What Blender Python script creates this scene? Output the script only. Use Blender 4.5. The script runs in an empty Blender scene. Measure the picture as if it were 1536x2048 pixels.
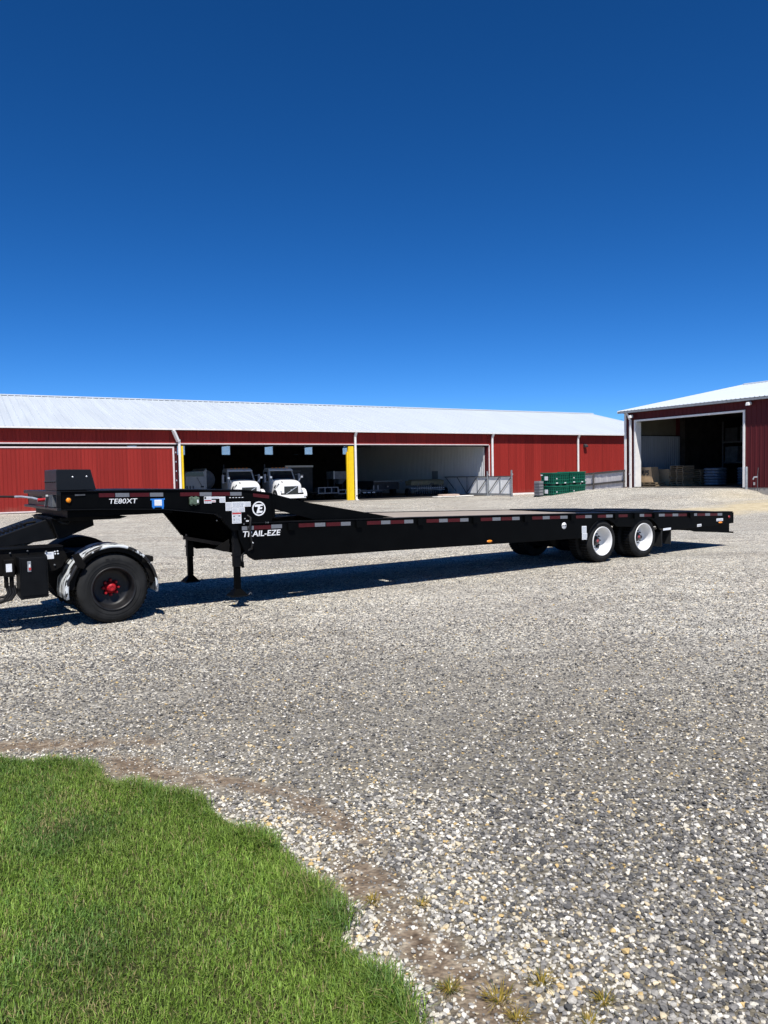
import bpy, math, random
import numpy as np
from mathutils import Vector, Matrix
R = math.radians
PI = math.pi
random.seed(7)
rng = np.random.default_rng(7)
scn = bpy.context.scene
col = scn.collection

# ------------------------------------------------------------------ camera, sky, sun, exposure
CAM_H = 2.0
PITCH, ROLL, FPX = R(2.844), R(1.099), 1500.0
cd = bpy.data.cameras.new('camera')
cam = bpy.data.objects.new('camera', cd)
col.objects.link(cam)
cd.sensor_fit = 'VERTICAL'
cd.sensor_height = 36.0
cd.lens = 36.0 * FPX / 2048.0
cd.clip_start, cd.clip_end = 0.05, 3000
_F = Vector((0, math.cos(PITCH), -math.sin(PITCH)))
_U0 = Vector((0, math.sin(PITCH), math.cos(PITCH)))
_R0 = Vector((1, 0, 0))
_Rr = math.cos(ROLL) * _R0 - math.sin(ROLL) * _U0
_Ur = math.sin(ROLL) * _R0 + math.cos(ROLL) * _U0
cam.matrix_world = Matrix(((_Rr.x, _Ur.x, -_F.x, 0), (_Rr.y, _Ur.y, -_F.y, 0),
                           (_Rr.z, _Ur.z, -_F.z, CAM_H), (0, 0, 0, 1)))
scn.camera = cam

SUN_EL = R(58.0)
SUN_P = Vector((-0.044, 0.999)).normalized()          # plan direction the light travels
world = bpy.data.worlds.new('World')
scn.world = world
world.use_nodes = True
wn, wl = world.node_tree.nodes, world.node_tree.links
wn.clear()
sky = wn.new('ShaderNodeTexSky')
sky.sky_type = 'NISHITA'
sky.sun_disc = False
sky.sun_elevation = SUN_EL
sky.sun_rotation = math.atan2(-SUN_P.x, -SUN_P.y)
sky.altitude = 300
sky.air_density = 0.6
sky.dust_density = 0.0
sky.ozone_density = 10.0
bg = wn.new('ShaderNodeBackground')
bg.inputs['Strength'].default_value = 0.088
wo = wn.new('ShaderNodeOutputWorld')
hs = wn.new('ShaderNodeHueSaturation')
hs.inputs['Saturation'].default_value = 1.13
gm = wn.new('ShaderNodeGamma')
gm.inputs['Gamma'].default_value = 1.15
wl.new(sky.outputs[0], gm.inputs['Color'])
wl.new(gm.outputs[0], hs.inputs['Color'])
wl.new(hs.outputs[0], bg.inputs[0])
wl.new(bg.outputs[0], wo.inputs[0])

sd = bpy.data.lights.new('sun', 'SUN')
sd.energy = 5.0
sd.angle = R(0.5)
sd.color = (1.0, 0.955, 0.89)
sun = bpy.data.objects.new('sun', sd)
col.objects.link(sun)
_t = Vector((SUN_P.x * math.cos(SUN_EL), SUN_P.y * math.cos(SUN_EL), -math.sin(SUN_EL)))
sun.rotation_euler = _t.to_track_quat('-Z', 'Y').to_euler()
sun.location = (0, -20, 60)
vs = scn.view_settings
vs.view_transform = 'Standard'
vs.look = 'None'
vs.exposure = 0.25
vs.gamma = 1.0
vs.use_curve_mapping = False

# ------------------------------------------------------------------ materials
def mat(name, c, rough=0.6, metal=0.0, spec=0.5, var=0.0, scale=6.0, bump=0.0, bscale=60.0, c2=None, stretch=None, detail=5):
    m = bpy.data.materials.new(name)
    m.use_nodes = True
    n, l = m.node_tree.nodes, m.node_tree.links
    b = n['Principled BSDF']
    b.inputs['Roughness'].default_value = rough
    b.inputs['Metallic'].default_value = metal
    b.inputs['Specular IOR Level'].default_value = spec
    b.inputs['Base Color'].default_value = (*c, 1)
    if var > 0 or bump > 0 or c2:
        tc = n.new('ShaderNodeTexCoord')
        mp = n.new('ShaderNodeMapping')
        l.new(tc.outputs['Object'], mp.inputs[0])
        if stretch:
            mp.inputs['Scale'].default_value = stretch
    if var > 0 or c2:
        nz = n.new('ShaderNodeTexNoise')
        nz.inputs['Scale'].default_value = scale
        nz.inputs['Detail'].default_value = detail
        l.new(mp.outputs[0], nz.inputs['Vector'])
        rp = n.new('ShaderNodeValToRGB')
        if c2:
            a, d = c, c2
        else:
            a = [max(0, x * (1 - var)) for x in c]
            d = [min(1, x * (1 + var)) for x in c]
        rp.color_ramp.elements[0].position = 0.3
        rp.color_ramp.elements[0].color = (*a, 1)
        rp.color_ramp.elements[1].position = 0.7
        rp.color_ramp.elements[1].color = (*d, 1)
        l.new(nz.outputs['Fac'], rp.inputs[0])
        l.new(rp.outputs[0], b.inputs['Base Color'])
        mr = n.new('ShaderNodeMapRange')
        mr.inputs['To Min'].default_value = max(0.02, rough - 0.08)
        mr.inputs['To Max'].default_value = min(1, rough + 0.1)
        l.new(nz.outputs['Fac'], mr.inputs[0])
        l.new(mr.outputs[0], b.inputs['Roughness'])
    if bump > 0:
        nb = n.new('ShaderNodeTexNoise')
        nb.inputs['Scale'].default_value = bscale
        nb.inputs['Detail'].default_value = 4
        l.new(mp.outputs[0], nb.inputs['Vector'])
        bp = n.new('ShaderNodeBump')
        bp.inputs['Strength'].default_value = bump
        bp.inputs['Distance'].default_value = 0.01
        l.new(nb.outputs['Fac'], bp.inputs['Height'])
        l.new(bp.outputs[0], b.inputs['Normal'])
    return m

M = {}
M['black'] = mat('black_paint', (0.0016, 0.0019, 0.0022), 0.5, spec=0.06, var=0.3, scale=3)
M['black_satin'] = mat('black_satin_paint', (0.0034, 0.0038, 0.0046), 0.5, spec=0.16, var=0.35, scale=5)
M['black_frame'] = mat('dusty_black_frame', (0.005, 0.0045, 0.004), 0.65, spec=0.12, var=0.5, scale=7)
M['rubber'] = mat('tyre_rubber', (0.020, 0.0205, 0.021), 0.85, spec=0.12, var=0.35, scale=5, bump=0.2, bscale=80)
M['tread'] = mat('tyre_tread', (0.009, 0.0085, 0.008), 0.9, spec=0.1, var=0.4, scale=9)
M['matte_black'] = mat('matte_black_undercoat', (0.0018, 0.0018, 0.0018), 1.0, spec=0.0, var=0.3, scale=6)
M['white_rim'] = mat('white_wheel_paint', (0.72, 0.72, 0.71), 0.3, var=0.04, scale=6)
M['black_rim'] = mat('black_wheel_paint', (0.012, 0.012, 0.013), 0.45, spec=0.35, var=0.4, scale=8)
M['red_hub'] = mat('red_hub_paint', (0.34, 0.010, 0.016), 0.5, spec=0.3, var=0.4, scale=22)
M['red_cap'] = mat('faded_red_hub_cap', (0.30, 0.055, 0.06), 0.45, var=0.2, scale=25)
M['tape_red'] = mat('red_reflective_tape', (0.058, 0.003, 0.005), 0.4, spec=0.3, var=0.2, scale=60)
M['tape_white'] = mat('silver_reflective_tape', (0.15, 0.16, 0.18), 0.35, spec=0.4, var=0.12, scale=70)
M['white_vinyl'] = mat('white_vinyl', (0.80, 0.81, 0.82), 0.45, var=0.03, scale=30)
M['paper'] = mat('white_paper_label', (0.74, 0.76, 0.78), 0.6, var=0.05, scale=40)
M['ink'] = mat('grey_print', (0.30, 0.33, 0.38), 0.7)
M['ink_dark'] = mat('dark_print', (0.03, 0.035, 0.04), 0.7)
M['ink_red'] = mat('red_print', (0.45, 0.03, 0.03), 0.7)
M['blue'] = mat('blue_tape', (0.02, 0.19, 0.62), 0.5, var=0.1, scale=40)
M['green_box'] = mat('olive_green_plastic', (0.045, 0.062, 0.042), 0.4, c2=(0.13, 0.19, 0.13), scale=28)
M['amber'] = mat('amber_lens', (0.85, 0.26, 0.01), 0.25, var=0.2, scale=50)
M['red_lens'] = mat('red_lens', (0.30, 0.012, 0.015), 0.25, var=0.2, scale=50)
M['chrome'] = mat('worn_chrome', (0.62, 0.64, 0.66), 0.3, metal=0.6, var=0.2, scale=20)
M['steel'] = mat('galvanised_steel', (0.28, 0.30, 0.32), 0.5, metal=0.3, var=0.25, scale=9)
M['steel_dark'] = mat('dark_weathered_steel', (0.075, 0.08, 0.088), 0.6, var=0.4, scale=9)
M['hose'] = mat('black_hose', (0.012, 0.012, 0.012), 0.55, spec=0.3, var=0.3)
M['plank'] = mat('weathered_deck_plank', (0.30, 0.25, 0.20), 0.75, c2=(0.42, 0.36, 0.30), scale=5, stretch=(0.6, 9, 9), bump=0.3)
M['red_wall'] = mat('red_metal_siding', (0.265, 0.024, 0.019), 0.6, spec=0.15, var=0.10, scale=0.5, stretch=(6, 6, 0.35))
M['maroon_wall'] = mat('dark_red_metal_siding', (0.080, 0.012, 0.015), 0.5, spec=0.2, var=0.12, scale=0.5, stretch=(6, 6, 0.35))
M['roof'] = mat('white_metal_roof', (0.51, 0.555, 0.59), 0.45, spec=0.25, var=0.045, scale=0.4, stretch=(5, 0.4, 1))
M['gloss'] = mat('glossy_black_paint', (0.0022, 0.0026, 0.0034), 0.38, spec=0.4, var=0.3, scale=3)
M['trim'] = mat('white_metal_trim', (0.80, 0.79, 0.77), 0.45, var=0.06, scale=4)
M['trim_pink'] = mat('faded_door_trim', (0.70, 0.60, 0.58), 0.5, var=0.08, scale=5)
M['yellow'] = mat('yellow_post_paint', (0.83, 0.56, 0.008), 0.5, var=0.07, scale=5)
M['liner'] = mat('white_liner_panel', (0.54, 0.56, 0.57), 0.5, spec=0.15, var=0.06, scale=1.5, stretch=(4, 4, 0.4))
M['liner_grey'] = mat('grey_liner_panel', (0.23, 0.25, 0.27), 0.5, spec=0.3, var=0.1, scale=1.5, stretch=(4, 4, 0.4))
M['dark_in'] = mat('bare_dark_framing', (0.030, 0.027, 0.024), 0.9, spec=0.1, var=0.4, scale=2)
M['concrete'] = mat('concrete_slab', (0.33, 0.31, 0.28), 0.9, var=0.18, scale=2, bump=0.3)
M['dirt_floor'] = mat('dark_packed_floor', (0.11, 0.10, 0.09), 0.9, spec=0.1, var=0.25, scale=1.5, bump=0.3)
M['truck_white'] = mat('white_truck_paint', (0.80, 0.80, 0.79), 0.28, var=0.03, scale=3)
M['shaded_white'] = mat('shade_greyed_white_paint', (0.36, 0.36, 0.345), 0.4, var=0.08, scale=3)  # white paint greyed so the barn's shade is in its colour
M['glass'] = mat('dark_cab_glass', (0.012, 0.017, 0.02), 0.08, spec=0.6)
M['grey_paint'] = mat('grey_machine_paint', (0.24, 0.25, 0.27), 0.5, var=0.2, scale=4)
M['dark_machine'] = mat('dark_machine_paint', (0.035, 0.037, 0.04), 0.6, var=0.4, scale=4)
M['olive'] = mat('olive_drill_paint', (0.20, 0.19, 0.12), 0.6, var=0.25, scale=5)
M['dim_board'] = mat('dull_brown_board', (0.095, 0.085, 0.06), 0.8, var=0.15, scale=2)
M['cardboard'] = mat('brown_cardboard', (0.40, 0.28, 0.16), 0.85, var=0.12, scale=6)
M['pallet'] = mat('pallet_timber', (0.17, 0.125, 0.075), 0.85, c2=(0.26, 0.20, 0.125), scale=4, stretch=(1, 6, 6))
M['bag'] = mat('blue_white_wrapped_bags', (0.10, 0.14, 0.19), 0.45, var=0.35, scale=5)
M['rack_wrap'] = mat('dim_stretch_wrap', (0.10, 0.115, 0.13), 0.4, var=0.4, scale=4)
M['bin_green'] = mat('green_plastic_bin', (0.006, 0.135, 0.085), 0.38, spec=0.4, var=0.16, scale=7)
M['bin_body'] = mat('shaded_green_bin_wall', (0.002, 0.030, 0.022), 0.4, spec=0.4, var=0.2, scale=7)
M['bin_dark'] = mat('dark_green_plastic_base', (0.004, 0.035, 0.026), 0.5, var=0.25, scale=7)
M['cage'] = mat('grey_folded_crate', (0.22, 0.22, 0.23), 0.5, var=0.3, scale=12)
M['fence_board'] = mat('weathered_grey_boards', (0.52, 0.49, 0.48), 0.85, c2=(0.68, 0.66, 0.65), scale=3, stretch=(7, 7, 0.5), bump=0.25)
M['fence_rail'] = mat('dark_weathered_rail', (0.085, 0.075, 0.07), 0.85, var=0.3, scale=6)
M['gate_sheet'] = mat('white_gate_sheet', (0.84, 0.85, 0.85), 0.55, var=0.07, scale=2)
M['foam'] = mat('white_foam_board', (0.78, 0.76, 0.70), 0.8, var=0.06, scale=4)
M['pink_foam'] = mat('pinkish_board', (0.55, 0.42, 0.34), 0.8, var=0.1, scale=4)
M['soil'] = mat('lawn_soil', (0.028, 0.036, 0.012), 0.95, spec=0.1, c2=(0.06, 0.065, 0.025), scale=7, bump=0.5, bscale=40)

def translucent(name, c):
    m = bpy.data.materials.new(name)
    m.use_nodes = True
    n, l = m.node_tree.nodes, m.node_tree.links
    n.clear()
    o = n.new('ShaderNodeOutputMaterial')
    t = n.new('ShaderNodeBsdfTranslucent')
    d = n.new('ShaderNodeBsdfDiffuse')
    nz = n.new('ShaderNodeTexNoise')
    nz.inputs['Scale'].default_value = 3
    rp = n.new('ShaderNodeValToRGB')
    rp.color_ramp.elements[0].color = (*[x * 0.85 for x in c], 1)
    rp.color_ramp.elements[1].color = (*c, 1)
    l.new(nz.outputs['Fac'], rp.inputs[0])
    l.new(rp.outputs[0], t.inputs[0])
    l.new(rp.outputs[0], d.inputs[0])
    mx = n.new('ShaderNodeMixShader')
    mx.inputs[0].default_value = 0.15
    l.new(t.outputs[0], mx.inputs[1])
    l.new(d.outputs[0], mx.inputs[2])
    tr = n.new('ShaderNodeBsdfTransparent')
    m2 = n.new('ShaderNodeMixShader')
    m2.inputs[0].default_value = 0.5
    l.new(mx.outputs[0], m2.inputs[1])
    l.new(tr.outputs[0], m2.inputs[2])
    l.new(m2.outputs[0], o.inputs[0])
    return m
M['skylight'] = translucent('fibreglass_pane', (0.86, 0.93, 0.97))

def peeled():
    """bare metal fender with flaking black paint: where the paint is gone is a property of the fender"""
    m = bpy.data.materials.new('flaking_fender_paint')
    m.use_nodes = True
    n, l = m.node_tree.nodes, m.node_tree.links
    b = n['Principled BSDF']
    tc = n.new('ShaderNodeTexCoord')
    mp = n.new('ShaderNodeMapping')
    mp.inputs['Scale'].default_value = (1.0, 2.2, 1.0)
    mp.inputs['Location'].default_value = (0.35, 0.6, 0.12)
    l.new(tc.outputs['Object'], mp.inputs[0])
    nz = n.new('ShaderNodeTexNoise')
    nz.inputs['Scale'].default_value = 4.2
    nz.inputs['Detail'].default_value = 6
    nz.inputs['Roughness'].default_value = 0.6
    nz.inputs['Distortion'].default_value = 0.4
    l.new(mp.outputs[0], nz.inputs['Vector'])
    st = n.new('ShaderNodeValToRGB')
    st.color_ramp.interpolation = 'LINEAR'
    st.color_ramp.elements[0].position = 0.480
    st.color_ramp.elements[0].color = (0, 0, 0, 1)
    st.color_ramp.elements[1].position = 0.495
    st.color_ramp.elements[1].color = (1, 1, 1, 1)
    l.new(nz.outputs['Fac'], st.inputs[0])
    mx = n.new('ShaderNodeMixRGB')
    mx.inputs[1].default_value = (0.012, 0.011, 0.010, 1)
    mx.inputs[2].default_value = (0.60, 0.63, 0.64, 1)
    l.new(st.outputs[0], mx.inputs[0])
    l.new(mx.outputs[0], b.inputs['Base Color'])
    b.inputs['Roughness'].default_value = 0.42
    bp = n.new('ShaderNodeBump')
    bp.inputs['Strength'].default_value = 0.4
    bp.inputs['Distance'].default_value = 0.004
    bp.invert = True
    l.new(st.outputs[0], bp.inputs['Height'])
    l.new(bp.outputs[0], b.inputs['Normal'])
    return m
M['fender'] = peeled()

def siding_detail(m, lap, splash):
    n, l = m.node_tree.nodes, m.node_tree.links
    b = n['Principled BSDF']
    src = b.inputs['Base Color'].links[0].from_socket
    tc = n.new('ShaderNodeTexCoord')
    sx = n.new('ShaderNodeSeparateXYZ')
    l.new(tc.outputs['Object'], sx.inputs[0])
    dv = n.new('ShaderNodeMath'); dv.operation = 'DIVIDE'; dv.inputs[1].default_value = lap
    l.new(sx.outputs[0], dv.inputs[0])
    fl = n.new('ShaderNodeMath'); fl.operation = 'FLOOR'
    l.new(dv.outputs[0], fl.inputs[0])
    wn_ = n.new('ShaderNodeTexWhiteNoise'); wn_.noise_dimensions = '1D'
    l.new(fl.outputs[0], wn_.inputs['W'])
    mr = n.new('ShaderNodeMapRange')
    mr.inputs['To Min'].default_value = 0.90; mr.inputs['To Max'].default_value = 1.09
    l.new(wn_.outputs['Value'], mr.inputs[0])
    mu = n.new('ShaderNodeMixRGB'); mu.blend_type = 'MULTIPLY'; mu.inputs[0].default_value = 1
    l.new(src, mu.inputs[1]); l.new(mr.outputs[0], mu.inputs[2])
    # thin dark line at each lap
    fr = n.new('ShaderNodeMath'); fr.operation = 'FRACT'
    l.new(dv.outputs[0], fr.inputs[0])
    lt = n.new('ShaderNodeMath'); lt.operation = 'LESS_THAN'; lt.inputs[1].default_value = 0.022
    l.new(fr.outputs[0], lt.inputs[0])
    lm = n.new('ShaderNodeMixRGB'); lm.inputs[2].default_value = (0.07, 0.008, 0.008, 1)
    ls = n.new('ShaderNodeMath'); ls.operation = 'MULTIPLY'; ls.inputs[1].default_value = 0.6
    l.new(lt.outputs[0], ls.inputs[0]); l.new(ls.outputs[0], lm.inputs[0]); l.new(mu.outputs[0], lm.inputs[1])
    # dust splashed up from the yard
    nz = n.new('ShaderNodeTexNoise'); nz.inputs['Scale'].default_value = 2.2; nz.inputs['Detail'].default_value = 6
    l.new(tc.outputs['Object'], nz.inputs['Vector'])
    ad = n.new('ShaderNodeMath'); ad.operation = 'MULTIPLY_ADD'; ad.inputs[1].default_value = -1.1; ad.inputs[2].default_value = splash + 0.55
    l.new(nz.outputs['Fac'], ad.inputs[0])
    sb = n.new('ShaderNodeMath'); sb.operation = 'SUBTRACT'
    l.new(ad.outputs[0], sb.inputs[0]); l.new(sx.outputs[2], sb.inputs[1])
    cl = n.new('ShaderNodeMapRange'); cl.inputs['From Max'].default_value = 0.8; cl.inputs['To Max'].default_value = 0.38
    l.new(sb.outputs[0], cl.inputs[0])
    dm_ = n.new('ShaderNodeMixRGB'); dm_.inputs[2].default_value = (0.30, 0.20, 0.15, 1)
    l.new(cl.outputs[0], dm_.inputs[0]); l.new(lm.outputs[0], dm_.inputs[1])
    l.new(dm_.outputs[0], b.inputs['Base Color'])
siding_detail(M['red_wall'], 0.92, 0.55)
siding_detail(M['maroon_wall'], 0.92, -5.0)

# ------------------------------------------------------------------ mesh helpers
class MB:
    def __init__(s):
        s.v, s.f, s.sm = [], [], []
    def add(s, vs, fs, smooth=False):
        o = len(s.v)
        s.v += [tuple(x) for x in vs]
        s.f += [tuple(i + o for i in f) for f in fs]
        s.sm += [smooth] * len(fs)
        return s
    def box(s, x0, x1, y0, y1, z0, z1):
        return s.add([(x0, y0, z0), (x1, y0, z0), (x1, y1, z0), (x0, y1, z0), (x0, y0, z1), (x1, y0, z1), (x1, y1, z1), (x0, y1, z1)],
                     [(0, 3, 2, 1), (4, 5, 6, 7), (0, 1, 5, 4), (1, 2, 6, 5), (2, 3, 7, 6), (3, 0, 4, 7)])
    def hexa(s, p):
        """eight corners: bottom four, top four"""
        return s.add(p, [(0, 3, 2, 1), (4, 5, 6, 7), (0, 1, 5, 4), (1, 2, 6, 5), (2, 3, 7, 6), (3, 0, 4, 7)])
    def bar(s, a, b, w, h=None):
        a, b = Vector(a), Vector(b)
        h = h or w
        d = (b - a).normalized()
        up = Vector((0, 0, 1)) if abs(d.z) < 0.95 else Vector((1, 0, 0))
        x = d.cross(up).normalized() * (w / 2)
        y = x.normalized().cross(d).normalized() * (h / 2)
        return s.hexa([a - x - y, a + x - y, b + x - y, b - x - y, a - x + y, a + x + y, b + x + y, b - x + y])
    def prism(s, poly, axis, t0, t1):
        """polygon of 2-D points extruded along an axis: 'y' takes (x, z) points, 'x' takes (y, z), 'z' takes (x, y)"""
        def P(q, t):
            return (q[0], t, q[1]) if axis == 'y' else ((t, q[0], q[1]) if axis == 'x' else (q[0], q[1], t))
        n = len(poly)
        vs_ = [P(q, t0) for q in poly] + [P(q, t1) for q in poly]
        fs = [tuple(range(n)), tuple(range(2 * n - 1, n - 1, -1))] + [(i, i + n, (i + 1) % n + n, (i + 1) % n) for i in range(n)]
        return s.add(vs_, fs)
    def tube(s, pts, r, seg=8):
        pts = [Vector(p) for p in pts]
        n = len(pts)
        vs_, fs = [], []
        ref = None
        for i, p in enumerate(pts):
            d = (pts[min(i + 1, n - 1)] - pts[max(i - 1, 0)]).normalized()
            if ref is None:
                ref = Vector((0, 0, 1)) if abs(d.z) < 0.9 else Vector((1, 0, 0))
            x = d.cross(ref).normalized()
            y = x.cross(d).normalized()
            ref = y
            rr = r[i] if isinstance(r, (list, tuple)) else r
            for k in range(seg):
                a = 2 * PI * k / seg
                vs_.append(p + x * (rr * math.cos(a)) + y * (rr * math.sin(a)))
        for i in range(n - 1):
            for k in range(seg):
                k2 = (k + 1) % seg
                fs.append((i * seg + k, i * seg + k2, (i + 1) * seg + k2, (i + 1) * seg + k))
        s.add(vs_, fs, True)
        s.add([vs_[k] for k in range(seg)], [tuple(range(seg - 1, -1, -1))])
        return s.add([vs_[(n - 1) * seg + k] for k in range(seg)], [tuple(range(seg))])
    def lathe(s, prof, cx, cz, seg=40, smooth=True):
        """profile of (radius, y) turned about the y axis through (cx, *, cz)"""
        n = len(prof)
        vs_, fs = [], []
        for r, y in prof:
            for k in range(seg):
                a = 2 * PI * k / seg
                vs_.append((cx + r * math.cos(a), y, cz + r * math.sin(a)))
        for i in range(n - 1):
            for k in range(seg):
                k2 = (k + 1) % seg
                fs.append((i * seg + k, (i + 1) * seg + k, (i + 1) * seg + k2, i * seg + k2))
        return s.add(vs_, fs, smooth)
    def build(s, name, m, parent=None, bevel=0.0, loc=None, rz=0.0):
        me = bpy.data.meshes.new(name)
        me.from_pydata(s.v, [], s.f)
        me.polygons.foreach_set('use_smooth', s.sm)
        me.materials.append(m)
        me.update()
        o = bpy.data.objects.new(name, me)
        col.objects.link(o)
        if parent:
            o.parent = parent
        if loc is not None:
            o.location = loc
        o.rotation_euler.z = rz
        if bevel:
            b = o.modifiers.new('soft_edges', 'BEVEL')
            b.width = bevel
            b.segments = 2
            b.limit_method = 'ANGLE'
            b.angle_limit = R(40)
        return o

def empty(name, label, cat, loc, rz=0.0, group=None):
    o = bpy.data.objects.new(name, None)
    o.empty_display_size = 0.3
    col.objects.link(o)
    o.location = loc
    o.rotation_euler.z = rz
    o['label'], o['category'] = label, cat
    if group:
        o['group'] = group
    return o
def tag(o, label, cat, group=None):
    o['label'], o['category'] = label, cat
    if group:
        o['group'] = group
    return o
def copy_tree(o, parent=None):
    c = o.copy()
    col.objects.link(c)
    c.parent = parent
    for ch in o.children:
        copy_tree(ch, c)
    return c
def place(name, me, loc, parent=None, rot=(0, 0, 0)):
    o = bpy.data.objects.new(name, me)
    col.objects.link(o)
    o.parent = parent
    o.location = loc
    o.rotation_euler = rot
    return o

def text_mesh(s, size_x, size_z, shear=0.0, bold=0.02):
    """letters as a thin mesh in the xz plane, lower left corner at the origin, facing -y"""
    cu = bpy.data.curves.new('lettering', 'FONT')
    cu.body = s
    cu.size = 1.0
    cu.shear = shear
    cu.offset = bold
    cu.extrude = 0.004
    cu.resolution_u = 3
    ob = bpy.data.objects.new('lettering', cu)
    col.objects.link(ob)
    dg = bpy.context.evaluated_depsgraph_get()
    me = bpy.data.meshes.new_from_object(ob.evaluated_get(dg))
    bpy.data.objects.remove(ob)
    bpy.data.curves.remove(cu)
    co = np.zeros(len(me.vertices) * 3)
    me.vertices.foreach_get('co', co)
    co = co.reshape(-1, 3)
    lo, hi = co.min(0), co.max(0)
    x = (co[:, 0] - lo[0]) / (hi[0] - lo[0]) * size_x
    z = (co[:, 1] - lo[1]) / (hi[1] - lo[1]) * size_z
    y = -co[:, 2] * 0.5
    me.vertices.foreach_set('co', np.stack([x, y, z], 1).ravel())
    me.update()
    return me
def lettering(name, s, parent, x, y, z, w, h, m, shear=0.0, bold=0.02, slope=0.0):
    me = text_mesh(s, w, h, shear, bold)
    me.materials.clear()
    me.materials.append(m)
    o = place(name, me, (x, y, z), parent)
    o.rotation_euler.y = -slope
    return o

# ------------------------------------------------------------------ ground height (metres) over plan position
TB = R(29.55)
BU = np.array([math.cos(TB), math.sin(TB)])
BV = np.array([-math.sin(TB), math.cos(TB)])
BO = np.array([-2.141, 56.722])
def bw(a, v, z=0.0):
    """yard coordinates: a along the long barn's front, v into it -> world"""
    p = BO + a * BU + v * BV
    return (float(p[0]), float(p[1]), z)
def sst(x, e0, e1):
    t = np.clip((x - e0) / (e1 - e0), 0, 1)
    return t * t * (3 - 2 * t)
def ground_z(x, y):
    x, y = np.asarray(x, float), np.asarray(y, float)
    a = (x - BO[0]) * BU[0] + (y - BO[1]) * BU[1]
    v = (x - BO[0]) * BV[0] + (y - BO[1]) * BV[1]
    z = 0.08 * sst(v, -16, -3)
    pad = 0.82 * sst(a, 1.5, 12.6) * sst(-v, 6.0, 14.6)
    pad = pad * (1 - 0.55 * sst(-v, 22.9, 25.2))
    pad = pad * (1 - sst(-v, 27, 45) * 0.8)
    z = np.maximum(z, 0) * (1 - sst(-v, 6.0, 14.6) * sst(a, 1.5, 12.6)) + pad
    inside = sst(a, 13.4, 13.9) * sst(-v, 13.6, 14.0)
    z = z - inside * 0.25
    lump = 0.018 * np.sin(x * 0.9 + 1.3 * np.sin(y * 0.37)) * np.sin(y * 0.71 + 0.8 * np.sin(x * 0.31))
    lump = lump * sst(y, 5, 9) * (1 - sst(y, 30, 60))
    tr_s = (x + 3.86) * math.cos(R(34.4)) + (y - 10.33) * math.sin(R(34.4))
    tr_w = -(x + 3.86) * math.sin(R(34.4)) + (y - 10.33) * math.cos(R(34.4))
    near = np.exp(-((tr_w - 1.2) / 2.6) ** 2) * ((tr_s > -6) & (tr_s < 18))
    return z + lump * (1 - near)
def gz(x, y):
    return float(ground_z(x, y))

# lawn outline (plan), measured on the ground
LAWN_EDGE = [(-4.2, 5.34), (-3.4, 5.30), (-2.81, 5.22), (-2.45, 5.15), (-2.09, 5.09), (-1.79, 4.75), (-1.43, 4.60), (-1.16, 4.50), (-1.02, 4.26),
             (-0.80, 4.04), (-0.58, 3.87), (-0.43, 3.57), (-0.25, 3.29), (-0.24, 3.09), (-0.11, 2.90), (-0.03, 2.77), (0.06, 2.58), (0.18, 2.2), (0.35, 1.7), (0.5, 1.2)]
LAWN_POLY = LAWN_EDGE + [(0.7, 0.2), (0.8, -2.5), (-7.5, -2.5), (-7.5, 5.0), (-5.5, 5.5)]
def in_poly(px, py, poly):
    inside = np.zeros(px.shape, bool)
    n = len(poly)
    for i in range(n):
        x0, y0 = poly[i]
        x1, y1 = poly[(i + 1) % n]
        c = ((y0 > py) != (y1 > py)) & (px < (x1 - x0) * (py - y0) / (y1 - y0 + 1e-12) + x0)
        inside ^= c
    return inside
def edge_dist(px, py):
    d = np.full(px.shape, 1e9)
    for (x0, y0), (x1, y1) in zip(LAWN_EDGE[:-1], LAWN_EDGE[1:]):
        dx, dy = x1 - x0, y1 - y0
        t = np.clip(((px - x0) * dx + (py - y0) * dy) / (dx * dx + dy * dy), 0, 1)
        d = np.minimum(d, np.hypot(px - x0 - t * dx, py - y0 - t * dy))
    return d
def vnoise(x, y, seed=0):
    """cheap value noise on plan coordinates"""
    r = np.random.default_rng(seed).random((64, 64))
    xi, yi = np.floor(x).astype(int), np.floor(y).astype(int)
    fx, fy = x - xi, y - yi
    fx, fy = fx * fx * (3 - 2 * fx), fy * fy * (3 - 2 * fy)
    g = lambda i, j: r[i % 64, j % 64]
    return (g(xi, yi) * (1 - fx) + g(xi + 1, yi) * fx) * (1 - fy) + (g(xi, yi + 1) * (1 - fx) + g(xi + 1, yi + 1) * fx) * fy
# bare earth along the lawn: centre x, y, half length, half width, turn
DIRT = [(-2.65, 5.60, 0.70, 0.12, 0.0), (-1.72, 5.08, 0.42, 0.13, -0.6), (-1.05, 4.85, 0.36, 0.07, -0.5), (-0.35, 4.30, 0.42, 0.08, -0.9),
        (-0.12, 3.58, 0.26, 0.11, -1.0), (0.13, 3.10, 0.24, 0.10, -0.85), (0.35, 2.80, 0.30, 0.13, -0.95), (0.55, 2.45, 0.4, 0.15, -1.0)]
def dirt_amount(x, y):
    d = np.zeros(np.shape(x))
    for cx, cy, hl, hw, t in DIRT:
        dx, dy = x - cx, y - cy
        a = (dx * math.cos(t) + dy * math.sin(t)) / hl
        b = (-dx * math.sin(t) + dy * math.cos(t)) / hw
        d = np.maximum(d, 1.25 - np.sqrt(a * a + b * b) * 0.62)
    d = d + (vnoise(x * 9, y * 9, 3) - 0.5) * 0.55 + (vnoise(x * 27, y * 27, 4) - 0.5) * 0.3
    return np.clip((d - 0.25) * 1.6, 0, 1)

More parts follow.
